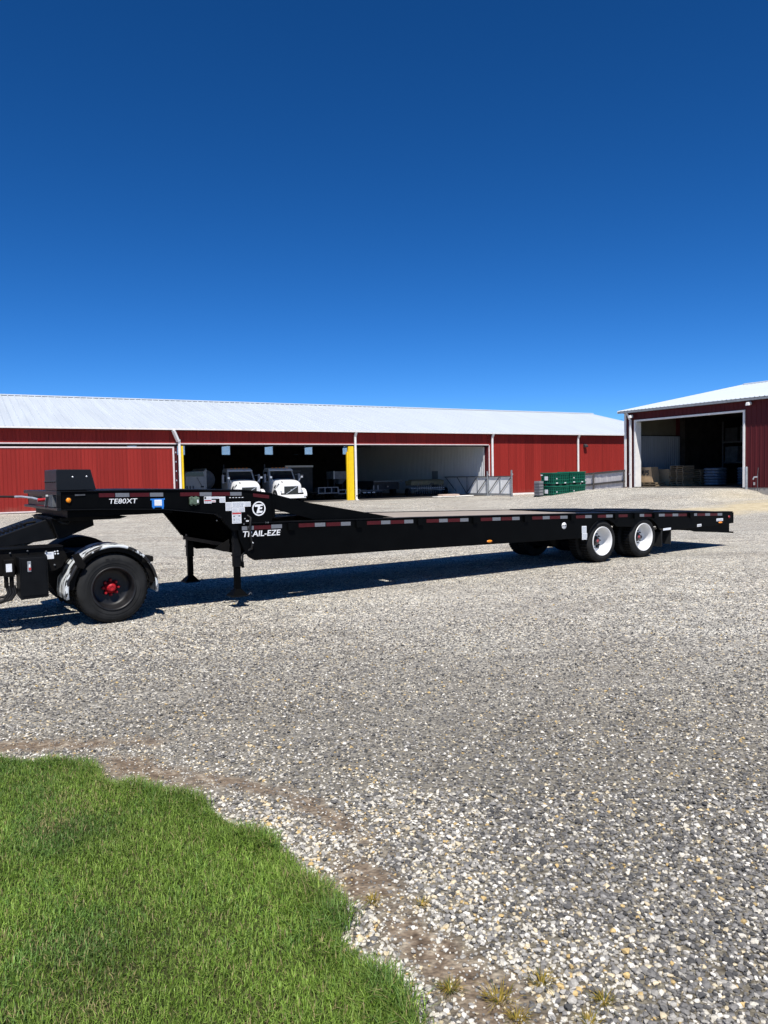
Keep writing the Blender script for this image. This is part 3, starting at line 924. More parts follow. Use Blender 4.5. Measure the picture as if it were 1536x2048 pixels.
BW = -44.0      # the barn runs on past the left edge of the photo
BE = 36.8
EAVE, HEAD, RIDGE_V, RIDGE_Z, DEPTH = 5.24, 4.32, 12.5, 8.32, 25.0
def barn():
    t = empty('barn', 'long red metal barn with white roof and two open bays', 'barn', bw(0, 0), TB)
    W = MB()
    ribbed(-13.22, 12.55, HEAD + 0.05, EAVE - 0.03).build('header_wall', M['red_wall'], t)
    ribbed(BW, -13.225, HEAD + 0.05, EAVE - 0.03).build('header_wall', M['red_wall'], t)
    o = ribbed(12.60, BE, 0.22, EAVE - 0.03).build('wall', M['red_wall'], t)
    MB().box(12.62, BE, -0.035, 0.03, 0.02, 0.215).build('base_board', M['trim'], t)
    # left end, back and right end
    MB().box(BW, BW + 0.05, 0.04, DEPTH, 0.0, EAVE).build('end_wall', M['red_wall'], t)
    e = MB().box(BE - 0.05, BE, 0.04, DEPTH, 0.0, EAVE)
    e.prism([(0.04, EAVE), (DEPTH, EAVE), (RIDGE_V, RIDGE_Z - 0.05)], 'x', BE - 0.05, BE)
    e.build('end_wall', M['red_wall'], t)
    wx = [(-11.75, -10.85), (-7.06, -6.18), (-2.40, -1.50), (2.26, 3.18), (6.85, 7.77), (11.46, 12.36)]
    bk = MB().box(BW, BE, DEPTH, DEPTH + 0.06, 0.0, 4.36).box(BW, BE, DEPTH, DEPTH + 0.06, 5.29, EAVE + 0.12)
    edges = [BW] + [q for w in wx for q in w] + [BE]
    for i in range(0, len(edges), 2):
        bk.box(edges[i], edges[i + 1], DEPTH, DEPTH + 0.06, 4.362, 5.288)
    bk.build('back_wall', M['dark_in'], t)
    for x0, x1 in wx:
        f = MB().box(x0 - 0.04, x1 + 0.04, DEPTH - 0.03, DEPTH - 0.003, 4.32, 4.37).box(x0 - 0.04, x1 + 0.04, DEPTH - 0.03, DEPTH - 0.003, 5.28, 5.33)
        f.box(x0 - 0.04, x0 + 0.01, DEPTH - 0.03, DEPTH - 0.003, 4.372, 5.278).box(x1 - 0.01, x1 + 0.04, DEPTH - 0.03, DEPTH - 0.003, 4.372, 5.278)
        fo = f.build('window', M['grey_paint'], t)
        MB().box(x0, x1, DEPTH + 0.02, DEPTH + 0.03, 4.36, 5.29).build('pane', M['skylight'], fo)
    # roof
    m = (RIDGE_Z - EAVE) / RIDGE_V
    ribbed_roof(BW, BE + 0.25, -0.32, EAVE + 0.06, RIDGE_V, RIDGE_Z + 0.14).build('roof', M['roof'], t)
    rb = ribbed_roof(BW, BE + 0.25, RIDGE_V, RIDGE_Z + 0.14, DEPTH + 0.3, EAVE + 0.06)
    rb.build('roof', M['roof'], t)
    cp = MB().prism([(RIDGE_V - 0.22, RIDGE_Z + 0.13), (RIDGE_V, RIDGE_Z + 0.20), (RIDGE_V + 0.22, RIDGE_Z + 0.13), (RIDGE_V + 0.22, RIDGE_Z + 0.175), (RIDGE_V, RIDGE_Z + 0.24), (RIDGE_V - 0.22, RIDGE_Z + 0.175)], 'x', BW, BE + 0.3)
    cp.build('ridge_cap', M['roof'], t)
    # dark ceiling framing under the roof: trusses
    for a in np.arange(-40, 36, 2.44):
        b = MB().bar((a, 0.3, EAVE - 0.12), (a, DEPTH - 0.1, EAVE - 0.12), 0.04, 0.14)
        b.bar((a, 0.3, EAVE - 0.06), (a, RIDGE_V, RIDGE_Z - 0.16), 0.04, 0.14).bar((a, DEPTH - 0.3, EAVE - 0.06), (a, RIDGE_V, RIDGE_Z - 0.16), 0.04, 0.14)
        b.bar((a, 6.5, EAVE - 0.1), (a, 6.5, 6.6), 0.04, 0.1).bar((a, 18.5, EAVE - 0.1), (a, 18.5, 6.6), 0.04, 0.1)
        b.build('truss', M['dark_in'], t)
    # gutter with box profile
    MB().box(BW, BE + 0.2, -0.44, -0.33, EAVE - 0.02, EAVE + 0.085).build('gutter', M['trim'], t)
    MB().box(BW, BE + 0.1, -0.325, -0.03, EAVE - 0.028, EAVE - 0.005).build('soffit', M['dark_in'], t)
    # door header trim and sliding track
    MB().box(BW, 12.62, -0.06, 0.02, HEAD - 0.03, HEAD + 0.047).build('header_trim', M['trim_pink'], t)
    MB().box(BW, 12.60, -0.10, 0.06, HEAD - 0.135, HEAD - 0.034).build('door_track', M['black_frame'], t)
    # closed sliding door leaf on the left
    d = ribbed(-26.4, -13.66, 0.20, 4.03, 0.23, 0.02).build('sliding_door', M['red_wall'], t)
    d.location.y = -0.16
    tr = MB().box(-26.45, -13.55, -0.20, -0.115, 4.032, 4.12).box(-13.655, -13.55, -0.20, -0.115, 0.20, 4.03).box(-26.45, -13.55, -0.205, -0.11, 0.12, 0.198)
    to = tr.build('door_trim', M['trim_pink'], d)
    to.location.y = 0.16
    for k in range(9):
        MB().box(-25.6 + k * 1.45, -25.5 + k * 1.45, -0.03, 0.06, -0.15, -0.085).build('roller', M['black_frame'], d, loc=(0, 0, 0.2))
    d2 = ribbed(-39.6, -26.6, 0.20, 4.03, 0.23, 0.02).build('sliding_door', M['red_wall'], t)
    d2.location.y = -0.16
    # maroon edge of post seen between leaf and downspout
    MB().box(-13.52, -13.30, -0.02, 0.2, 0.10, HEAD - 0.14).build('post', M['maroon_wall'], t)
    for z in np.arange(0.6, 4.0, 0.62):
        MB().box(-13.44, -13.38, -0.045, -0.021, float(z), float(z) + 0.10).build('hinge_plate', M['chrome'], t)
    MB().box(-13.62, -13.20, -0.075, -0.045, 1.12, 1.20).build('latch', M['trim'], t)
    MB().bar((-13.08, -0.16, 0.97), (-12.90, -0.16, 1.10), 0.02).build('latch_rod', M['ink_dark'], t)
    # yellow guarded posts
    MB().box(-13.14, -12.93, -0.14, 0.10, 0.10, HEAD - 0.142).build('post', M['yellow'], t, 0.01)
    y2 = MB().box(-0.56, -0.13, -0.12, 0.14, 0.10, HEAD - 0.142).box(-0.66, -0.565, -0.05, 0.14, 0.10, 3.75)
    y2.build('post', M['yellow'], t, 0.01)
    MB().box(-0.9, 0.25, -0.32, 0.35, 0.02, 0.13).build('post_footing', M['concrete'], t, 0.02)
    # downspouts with outlet elbows
    for a, jog in ((-13.2, 0.42), (-0.02, 0.0), (12.88, 0.0), (22.55, 0.0)):
        b = MB()
        top = EAVE - 0.03
        if jog:
            b.bar((a - jog, -0.40, top), (a - 0.06, -0.22, top - 0.75), 0.22, 0.16)
        else:
            b.bar((a, -0.38, top), (a, -0.2, top - 0.3), 0.17, 0.12)
        b.box(a - 0.075, a + 0.075, -0.26, -0.15, 0.16, top - (0.62 if jog else 0.26))
        b.bar((a, -0.20, 0.22), (a + 0.02, -0.42, 0.10), 0.13, 0.10)
        b.build('downspout', M['trim'], t, 0.012)
    MB().box(-0.06, 0.03, -0.275, -0.262, 0.42, 0.50).build('downspout_bracket', M['ink_dark'], t)
    # right jamb: red reveal, white corner trim
    MB().box(12.46, 12.595, -0.04, 0.35, 0.10, HEAD - 0.14).build('jamb', M['maroon_wall'], t)
    MB().box(12.605, 12.70, -0.07, -0.028, 0.10, HEAD - 0.035).build('jamb_trim', M['trim_pink'], t)
    # inner partition of white liner panels
    p = ribbed(-DEPTH + 0.1, -0.36, 0.13, EAVE - 0.2, 0.23, 0.04, 0.07).build('partition_wall', M['liner'], t)
    p.rotation_euler.z = R(-90)
    p.location = (12.44, 0, 0)
    MB().box(12.36, 12.42, 0.30, 0.36, 0.12, HEAD - 0.15).build('corner_trim', M['trim'], t)
    MB().box(12.385, 12.418, 7.3, 8.3, 0.13, 2.25).build('walk_door', M['liner_grey'], t)
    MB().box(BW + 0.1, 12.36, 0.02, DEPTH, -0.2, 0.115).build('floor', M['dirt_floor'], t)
    # black wall lamp
    l = MB().box(23.34, 23.62, -0.20, -0.02, 4.12, 4.42).prism([(-0.20, 4.12), (-0.34, 4.16), (-0.34, 4.30), (-0.20, 4.40)], 'x', 23.30, 23.66)
    l.build('wall_lamp', M['dark_machine'], t, 0.02)
    return t
BARN = barn()

# ------------------------------------------------------------------ machines parked inside the long barn
def truck(a, label, v=0.25):
    t = empty('truck', label, 'truck', bw(a, v, 0.115), TB, 'white trucks parked in the barn bay')
    # hood: cross sections from nose to cowl
    secs = [(0.0, 0.80, 0.72, 1.38, 0.70), (0.06, 0.86, 0.55, 1.50, 0.74), (0.5, 0.93, 0.50, 1.62, 0.80), (1.1, 0.98, 0.50, 1.72, 0.85), (1.55, 1.0, 0.50, 1.78, 0.88)]
    vs_, fs = [], []
    for y, w, z0, z1, wt in secs:
        r = [(-w, z0), (-w, z0 + (z1 - z0) * 0.55), (-w * 0.97, z0 + (z1 - z0) * 0.82), (-wt, z1 - 0.02), (-wt * 0.5, z1 + 0.03), (wt * 0.5, z1 + 0.03), (wt, z1 - 0.02), (w * 0.97, z0 + (z1 - z0) * 0.82), (w, z0 + (z1 - z0) * 0.55), (w, z0)]
        vs_ += [(x, y, z) for x, z in r]
    k = 10
    for i in range(len(secs) - 1):
        for j in range(k - 1):
            fs.append((i * k + j, (i + 1) * k + j, (i + 1) * k + j + 1, i * k + j + 1))
    fs += [tuple(range(k)), tuple(range(len(vs_) - 1, len(vs_) - k - 1, -1))]
    h = MB().add(vs_, fs, True)
    ho = h.build('hood', M['truck_white'], t)
    e = ho.modifiers.new('crease', 'EDGE_SPLIT')
    e.split_angle = R(50)
    g = MB().box(-0.56, 0.56, -0.03, 0.05, 0.62, 1.24).build('grille', M['glass'], t, 0.02)
    MB().bar((-0.42, -0.045, 0.66), (0.46, -0.045, 1.20), 0.015, 0.045).build('grille_bar', M['chrome'], g)
    MB().box(-0.05, 0.05, -0.05, -0.032, 0.88, 0.99).build('grille_badge', M['chrome'], g)
    b = MB().hexa([(-1.12, -0.22, 0.32), (1.12, -0.22, 0.32), (1.18, 0.30, 0.32), (-1.18, 0.30, 0.32), (-1.08, -0.18, 0.60), (1.08, -0.18, 0.60), (1.18, 0.30, 0.60), (-1.18, 0.30, 0.60)])
    b.build('bumper', M['truck_white'], t, 0.03)
    for s in (-1, 1):
        # wheel arch fender
        arc = [(0.35 + 0.62 * math.cos(q), 0.52 + 0.56 * math.sin(q)) for q in np.linspace(-0.1, PI + 0.1, 12)]
        arc2 = [(0.35 + 0.52 * math.cos(q), 0.52 + 0.46 * math.sin(q)) for q in np.linspace(PI + 0.1, -0.1, 12)]
        MB().prism(arc + arc2, 'x', s * 0.92, s * 1.17).build('fender', M['truck_white'], t, 0.02)
        MB().box(min(s * 0.78, s * 1.02), max(s * 0.78, s * 1.02), -0.06, 0.06, 0.72, 0.92).build('headlight', M['chrome'], t, 0.03)
        w = MB()
        w.lathe([(0.28, -0.16), (0.47, -0.15), (0.50, -0.10), (0.50, 0.10), (0.47, 0.15), (0.28, 0.16)], 0, 0, 20)
        wo = w.build('wheel', M['rubber'], t, loc=(s * 1.0, 0.38, 0.50), rz=R(90))
        MB().lathe([(0.0, -0.06 * s), (0.12, -0.06 * s), (0.27, -0.12 * s), (0.285, -0.16 * s)], 0, 0, 16).build('rim', M['chrome'], wo)
        # mirror on its arm
        mi = MB().box(min(s * 1.33, s * 1.46), max(s * 1.33, s * 1.46), 1.62, 1.80, 1.55, 2.20).bar((s * 1.08, 1.72, 2.12), (s * 1.34, 1.71, 2.12), 0.035).bar((s * 1.08, 1.72, 1.62), (s * 1.34, 1.71, 1.62), 0.035)
        mi.build('mirror', M['grey_paint'], t, 0.01)
        MB().hexa([(s * 1.062, 1.95, 1.62), (s * 1.07, 1.95, 1.62), (s * 1.07, 2.85, 1.62), (s * 1.062, 2.85, 1.62), (s * 1.02, 2.12, 2.38), (s * 1.03, 2.12, 2.38), (s * 1.03, 2.85, 2.38), (s * 1.02, 2.85, 2.38)]).build('side_window', M['glass'], t)
        (MB().bar((s * 0.80, 3.25, 0.6), (s * 0.80, 3.25, 3.0), 0.08).build('exhaust_stack', M['steel_dark'], t, 0.02) if s < 0 else None)
        MB().bar((s * 0.95, 1.0, 1.55), (s * 1.25, 0.85, 1.95), 0.02).box(min(s * 1.17, s * 1.33), max(s * 1.17, s * 1.33), 0.80, 0.86, 1.88, 2.02).build('hood_mirror', M['chrome'], t)
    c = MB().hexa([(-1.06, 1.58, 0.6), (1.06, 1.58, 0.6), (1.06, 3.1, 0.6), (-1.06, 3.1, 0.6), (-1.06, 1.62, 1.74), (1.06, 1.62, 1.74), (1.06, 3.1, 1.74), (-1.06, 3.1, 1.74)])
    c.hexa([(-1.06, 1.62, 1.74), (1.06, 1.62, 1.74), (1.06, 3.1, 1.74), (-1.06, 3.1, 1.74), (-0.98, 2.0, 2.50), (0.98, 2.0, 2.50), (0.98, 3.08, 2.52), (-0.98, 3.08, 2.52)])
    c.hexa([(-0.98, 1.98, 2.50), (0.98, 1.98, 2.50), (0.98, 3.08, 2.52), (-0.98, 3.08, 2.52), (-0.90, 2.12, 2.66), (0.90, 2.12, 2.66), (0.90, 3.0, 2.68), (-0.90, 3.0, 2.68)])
    c.build('cab', M['shaded_white'], t, 0.03)
    MB().hexa([(-0.92, 1.605, 1.78), (0.92, 1.605, 1.78), (0.92, 1.65, 1.78), (-0.92, 1.65, 1.78), (-0.86, 1.935, 2.42), (0.86, 1.935, 2.42), (0.86, 2.0, 2.42), (-0.86, 2.0, 2.42)]).build('windshield', M['glass'], t)
    MB().hexa([(-0.95, 1.84, 2.44), (0.95, 1.84, 2.44), (0.95, 2.02, 2.50), (-0.95, 2.02, 2.50), (-0.95, 1.84, 2.47), (0.95, 1.84, 2.47), (0.95, 2.02, 2.56), (-0.95, 2.02, 2.56)]).build('visor', M['truck_white'], t)
    for k in range(5):
        MB().box(-0.6 + k * 0.3 - 0.05, -0.6 + k * 0.3 + 0.05, 2.08, 2.16, 2.655, 2.70).build('marker_lamp', M['amber'], t)
    MB().box(-0.45, 0.45, 3.1, 7.4, 0.62, 0.82).build('chassis', M['dark_machine'], t)
    # black running-animal decal on the hood flank nearest the lens
    dec = [(0.18, 1.40), (0.34, 1.47), (0.42, 1.40), (0.62, 1.38), (0.86, 1.28), (1.02, 1.10), (0.92, 1.12), (0.80, 1.02), (0.86, 0.86), (0.74, 0.98), (0.60, 0.92), (0.66, 1.06), (0.56, 1.20), (0.42, 1.27), (0.30, 1.33)]
    b = MB()
    n_ = len(dec)
    def px(y, z):
        return -(0.93 + 0.05 * (y - 0.5) / 0.6 + 0.012) + (0.03 if z > 1.30 else 0.0) + max(0, z - 1.3) * 0.22
    b.add([(px(y, z), y, z) for y, z in dec] + [(px(y, z) + 0.02, y, z) for y, z in dec], [tuple(range(n_)), tuple(range(2 * n_ - 1, n_ - 1, -1))] + [(i, i + n_, (i + 1) % n_ + n_, (i + 1) % n_) for i in range(n_)])
    b.build('hood_decal', M['ink_dark'], t)
    # second decal on the hood top corner, as seen from the yard
    dt = [(-0.70, 0.22), (-0.60, 0.12), (-0.50, 0.20), (-0.46, 0.45), (-0.36, 0.62), (-0.30, 0.90), (-0.42, 0.80), (-0.50, 0.95), (-0.54, 0.70), (-0.62, 0.50), (-0.64, 0.34)]
    b = MB()
    n_ = len(dt)
    def pz(x, y):
        return 1.50 + (y - 0.06) / 0.44 * 0.12 + 0.012 if y < 0.5 else 1.62 + (y - 0.5) / 0.6 * 0.10 + 0.014
    b.add([(x, y, pz(x, y)) for x, y in dt] + [(x, y, pz(x, y) - 0.03) for x, y in dt], [tuple(range(n_)), tuple(range(2 * n_ - 1, n_ - 1, -1))] + [(i, i + n_, (i + 1) % n_ + n_, (i + 1) % n_) for i in range(n_)])
    b.build('hood_decal', M['ink_dark'], t)
    return t
TRK = truck(-5.1, 'white truck in the barn with its whole grille and slash bar in view')
TRK.scale = (0.97, 1.0, 0.955)
t1 = copy_tree(TRK)
t1.location = bw(-8.25, 0.30, 0.115)
t1['label'] = 'white truck in the barn nearer the left post, grille half hidden by the trailer'

def barn_contents():
    # van body with dark chamfered top
    t = empty('box_van', 'dull white van body with sloped dark roof beside the left yellow post', 'van', bw(-11.1, 3.6, 0.115), TB)
    MB().prism([(-0.78, 0.35), (0.80, 0.35), (0.80, 2.62), (0.62, 2.40), (-0.70, 2.36), (-0.78, 2.2)], 'y', 0.0, 3.6).build('body', M['shaded_white'], t, 0.03)
    MB().hexa([(-0.74, -0.03, 2.02), (0.60, -0.03, 2.02), (0.60, 0.0, 2.02), (-0.74, 0.0, 2.02), (-0.66, -0.03, 2.34), (0.52, -0.03, 2.34), (0.52, 0.0, 2.34), (-0.66, 0.0, 2.34)]).build('windshield', M['glass'], t)
    MB().bar((0.05, -0.06, 1.95), (0.42, -0.06, 1.30), 0.02).build('wiper', M['ink_dark'], t)
    MB().box(0.34, 0.56, -0.06, -0.005, 1.22, 1.32).build('lamp', M['ink_dark'], t)
    for k in range(3):
        MB().box(-0.70 + k * 0.22, -0.60 + k * 0.22, -0.05, -0.005, 0.45, 1.35).build('rail', M['steel_dark'], t)
    for s in (-0.6, 0.6):
        MB().lathe([(0.2, -0.1), (0.34, -0.1), (0.35, 0.1), (0.2, 0.1)], 0, 0, 16).build('wheel', M['rubber'], t, loc=(s, 0.6, 0.35), rz=R(90))
    # tank behind the first truck
    t = empty('tank_trailer', 'dark rounded tank standing behind the left white truck', 'tank', bw(-9.6, 6.2, 0.115), TB)
    MB().lathe([(0.0, 0), (0.5, 0.03), (0.72, 0.10), (0.78, 0.25), (0.78, 3.5), (0.0, 3.6)], 0, 1.75, 24).build('tank', M['grey_paint'], t)
    MB().box(-0.7, 0.7, 0.3, 3.3, 0.35, 0.95).build('frame', M['dark_machine'], t)
    # hopper
    t = empty('seed_hopper', 'grey feed hopper with funnel bottom behind the right yellow post', 'hopper', bw(2.9, 7.9, 0.115), TB)
    MB().box(-0.85, 0.75, 0.0, 1.5, 1.60, 2.25).build('bin', M['grey_paint'], t, 0.02)
    MB().box(-0.90, -0.78, -0.05, -0.002, 1.60, 2.28).build('edge_strip', M['trim'], t)
    MB().hexa([(-0.17, 0.5, 1.15), (0.17, 0.5, 1.15), (0.17, 0.9, 1.15), (-0.17, 0.9, 1.15), (-0.36, 0.02, 1.595), (0.36, 0.02, 1.595), (0.36, 1.4, 1.595), (-0.36, 1.4, 1.595)]).build('funnel', M['grey_paint'], t)
    lg = MB()
    for sx in (-0.78, 0.68):
        for sy in (0.1, 1.4):
            MB().box(sx - 0.05, sx + 0.05, sy - 0.05, sy + 0.05, 0.0, 1.59).build('leg', M['dark_machine'], t)
    # low trailers with pipe rails
    def rail_trailer(a, v, w, z0, z1, lab):
        t = empty('flatbed_trailer', lab, 'trailer', bw(a, v, 0.115), TB, 'low trailers parked in the barn')
        b = MB().box(0, w, -0.04, 0.04, z1 - 0.06, z1).box(0, w, -0.04, 0.04, z0, z0 + 0.06)
        for x in (0.03, w * 0.33, w * 0.66, w - 0.03):
            b.box(x - 0.03, x + 0.03, -0.035, 0.035, z0 + 0.062, z1 - 0.062)
        b.build('end_rail', M['steel'], t)
        MB().box(0.0, w, 0.06, 3.5, z0 - 0.04, z0 + 0.06).build('bed', M['dark_machine'], t)
        for x in (0.15, w - 0.15):
            MB().lathe([(0.15, -0.09), (0.28, -0.09), (0.29, 0.09), (0.15, 0.09)], 0, 0, 16).build('wheel', M['rubber'], t, loc=(x, 1.8, 0.29), rz=R(90))
    rail_trailer(-1.7, 3.0, 1.75, 0.50, 1.0, 'low trailer with tall grey end rail left of the right yellow post')
    rail_trailer(0.1, 3.1, 1.95, 0.42, 0.78, 'low trailer with short white end rail crossing behind the right yellow post')
    # enclosed dark trailer with a pale top rail
    t = empty('enclosed_trailer', 'dark enclosed trailer with pale top edge behind the right white truck', 'trailer', bw(-2.1, 8.0, 0.115), TB)
    MB().box(-0.2, 2.2, 0.0, 4.5, 0.45, 2.62).build('body', M['dark_machine'], t)
    MB().box(-0.25, 2.25, -0.06, 0.1, 2.64, 2.80).build('top_rail', M['trim'], t)
    MB().box(0.8, 1.35, -0.05, -0.004, 1.95, 2.05).build('plate', M['grey_paint'], t)
    MB().box(0.1, 1.1, -0.05, -0.004, 2.25, 2.4).build('vent', M['steel_dark'], t)
    for x in (0.1, 1.9):
        MB().lathe([(0.15, -0.1), (0.33, -0.1), (0.34, 0.1), (0.15, 0.1)], 0, 0, 16).build('wheel', M['rubber'], t, loc=(x, 2.0, 0.34), rz=R(90))
    for k in range(3):
        b = MB().lathe([(0.0, 0.0), (0.27, 0.0), (0.28, 0.06), (0.28, 0.9), (0.0, 0.92)], 0, 0, 18)
        o = b.build('drum', M['dark_machine'])
        o.location = bw(0.05 + 0.62 * k, 6.9 + 0.3 * (k % 2), 0.115)
        o.rotation_euler = (R(90), 0, TB)
        tag(o, ['dark drum in the barn nearest the enclosed trailer', 'dark drum in the barn between two other drums', 'dark drum in the barn nearest the grey hopper'][k], 'drum', 'drums in the barn')
    # long low implement with white-tipped discs
    t = empty('disc_harrow', 'low dark implement with pale tipped discs right of the yellow post', 'harrow', bw(2.2, 3.6, 0.115), TB)
    MB().box(0.0, 2.4, 0.0, 0.1, 0.55, 0.66).box(0.0, 2.4, 0.9, 1.0, 0.55, 0.66).box(0.1, 0.2, 0.1, 0.9, 0.55, 0.65).box(2.2, 2.3, 0.1, 0.9, 0.55, 0.65).build('frame', M['steel_dark'], t)
    for k in range(8):
        o = MB().lathe([(0.0, -0.02), (0.24, 0.02), (0.245, 0.035), (0.0, 0.0)], 0, 0, 18).build('disc', M['steel_dark'], t, loc=(0.2 + k * 0.28, 0.05, 0.26), rz=R(70))
    for k in range(3):
        MB().box(0.35 + 0.42 * k, 0.62 + 0.42 * k, -0.08, -0.04, 0.42, 0.50).build('reflector', M['trim'], t)
    for k in range(2):
        MB().box(1.35 + 0.4 * k, 1.43 + 0.4 * k, 0.0, 0.08, 0.665, 1.02).build('spring_post', M['steel'], t)
    # dark flat trailer farther back
    t = empty('wagon', 'dark flat wagon with thin pale edge in the right bay', 'wagon', bw(5.0, 6.2, 0.115), TB)
    MB().box(0.0, 2.9, 0.0, 4.5, 1.20, 1.34).build('bed', M['dark_machine'], t)
    MB().box(0.0, 2.9, -0.03, -0.004, 1.29, 1.34).build('edge', M['steel'], t)
    MB().box(0.2, 2.7, 0.3, 4.2, 0.6, 1.19).build('frame', M['dark_machine'], t)
    MB().lathe([(0.0, -0.03), (0.06, -0.03), (0.07, 0.0)], 1.4, 0.85, 12).build('lamp', M['chrome'], t)
    for x in (0.3, 2.6):
        MB().lathe([(0.15, -0.11), (0.40, -0.11), (0.42, 0.11), (0.15, 0.11)], 0, 0, 16).build('wheel', M['rubber'], t, loc=(x, 1.2, 0.42), rz=R(90))
    # seed drill
    t = empty('seed_drill', 'olive seed drill with a row of pale discs and tubes inside right bay', 'seed drill', bw(7.9, 4.8, 0.115), TB)
    MB().prism([(0.0, 0.92), (0.85, 0.92), (1.0, 1.25), (0.95, 1.32), (0.05, 1.32), (-0.08, 1.25)], 'x', 0.0, 3.4).build('seed_box', M['olive'], t, 0.02)
    MB().hexa([(0.02, -0.12, 1.28), (3.38, -0.12, 1.28), (3.38, 0.45, 1.34), (0.02, 0.45, 1.34), (0.02, -0.12, 1.31), (3.38, -0.12, 1.31), (3.38, 0.45, 1.41), (0.02, 0.45, 1.41)]).build('lid', M['olive'], t)
    MB().box(0.1, 3.6, 0.15, 0.25, 0.60, 0.72).build('tool_bar', M['steel'], t)
    for k in range(14):
        x = 0.35 + k * 0.23
        MB().tube([(x, 0.1, 0.91), (x + 0.02, 0.0, 0.7), (x, 0.05, 0.45)], 0.022, 6).build('seed_tube', M['dark_machine'], t)
        MB().lathe([(0.0, -0.015), (0.17, -0.01), (0.17, 0.01), (0.0, 0.015)], 0, 0, 14).build('disc', M['steel_dark'], t, loc=(x, 0.0, 0.24), rz=R(78))
        MB().box(x - 0.04, x + 0.04, -0.10, -0.05, 0.62, 0.70).build('bracket', M['trim'], t)
    MB().bar((0.7, -0.15, 1.05), (0.35, -0.35, 0.45), 0.05).bar((1.5, -0.2, 0.58), (3.2, -0.5, 0.50), 0.07).build('hitch', M['steel'], t)
    MB().tube([(1.9, -0.1, 0.95), (1.95, -0.25, 1.08), (2.15, -0.25, 1.05), (2.2, -0.1, 0.75)], 0.045, 8).build('gauge_hose', M['steel_dark'], t)
    for x in (-0.15, 3.75):
        MB().lathe([(0.12, -0.09), (0.33, -0.09), (0.34, 0.09), (0.12, 0.09)], 0, 0, 18).build('wheel', M['rubber'], t, loc=(x, 0.3, 0.34), rz=R(90))
    # boards in the doorway
    for x0, x1, z0, z1, mm, lab in ((6.9, 8.6, 0.12, 0.19, 'foam', 'long white board on the ground at the right bay, left one'), (8.65, 10.4, 0.12, 0.20, 'foam', 'white board on the ground at the right bay, nearest the gate'), (7.5, 9.1, 0.205, 0.33, 'pink_foam', 'pinkish board lying on top of the white boards')):
        o = MB().box(0, x1 - x0, 0, 0.75, 0, z1 - z0).build('board', M[mm], None, 0.008, loc=bw(x0, -0.85 if z0 < 0.2 else -0.7, z0), rz=TB + (0.02 if x0 < 7 else -0.015))
        tag(o, lab, 'board', 'boards lying at the barn threshold')
barn_contents()

# ------------------------------------------------------------------ gate, bins, fence
def gate():
    t = empty('sliding_gate', 'grey steel cantilever gate with white sheets standing in the right bay', 'gate', bw(12.18, -0.5, gz(*bw(12.18, -0.5)[:2])), TB)
    # local x along a, local y along v; frame from y=-3.15 to 6.4
    zb, zt = 0.06, 1.64
    MB().box(-0.04, 0.04, -3.1, 6.4, zt - 0.07, zt).build('top_rail', M['steel_dark'], t)
    MB().box(-0.05, 0.05, -3.1, 3.05, zb, zb + 0.16).build('bottom_rail', M['steel'], t)
    ys_ = [-3.06, -1.55, -0.04, 1.5, 3.0]
    for i, y in enumerate(ys_):
        MB().box(-0.032, 0.032, y - 0.035, y + 0.035, zb + 0.162, zt - 0.072).build('upright', M['steel'], t)
    for y0, y1 in zip(ys_[:-1], ys_[1:]):
        MB().bar((-0.045, y0 + 0.05, zt - 0.09), (-0.045, y1 - 0.02, zb + 0.18), 0.035, 0.05).build('brace', M['steel_dark'], t)
        o = MB().box(0.036, 0.046, y0 + 0.02, y1 - 0.02, zb + 0.165, zt - 0.075)
        if y1 == 3.0:
            o = MB().prism([(y0 + 0.02, zb + 0.165), (y1 - 0.02, zb + 0.165), (y0 + 0.02, zt - 0.075)], 'x', 0.036, 0.046)
        o.build('sheet', M['gate_sheet'], t)
    for a_, b_ in (((-0.045, 4.4, zt - 0.07), (-0.045, 3.0, zb + 0.1)), ((-0.045, 6.2, zt - 0.07), (-0.045, 4.6, zb + 0.3))):
        MB().bar(a_, b_, 0.04, 0.05).build('brace', M['steel_dark'], t)
    for y, h in ((-0.08, 2.05), (-3.2, 2.1)):
        po = MB().box(-0.20, -0.10, y - 0.05, y + 0.05, 0.0, h).build('post', M['steel'], t)
        MB().lathe([(0.0, -0.09), (0.09, -0.09), (0.09, -0.03), (0.0, -0.03)], -0.02, zt + 0.12, 12).build('roller', M['chrome'], po, loc=(-0.08, y + 0.06, 0))
        MB().box(-0.26, -0.04, y - 0.12, y + 0.12, 0.0, 0.06).build('foot_plate', M['steel'], po)
gate()

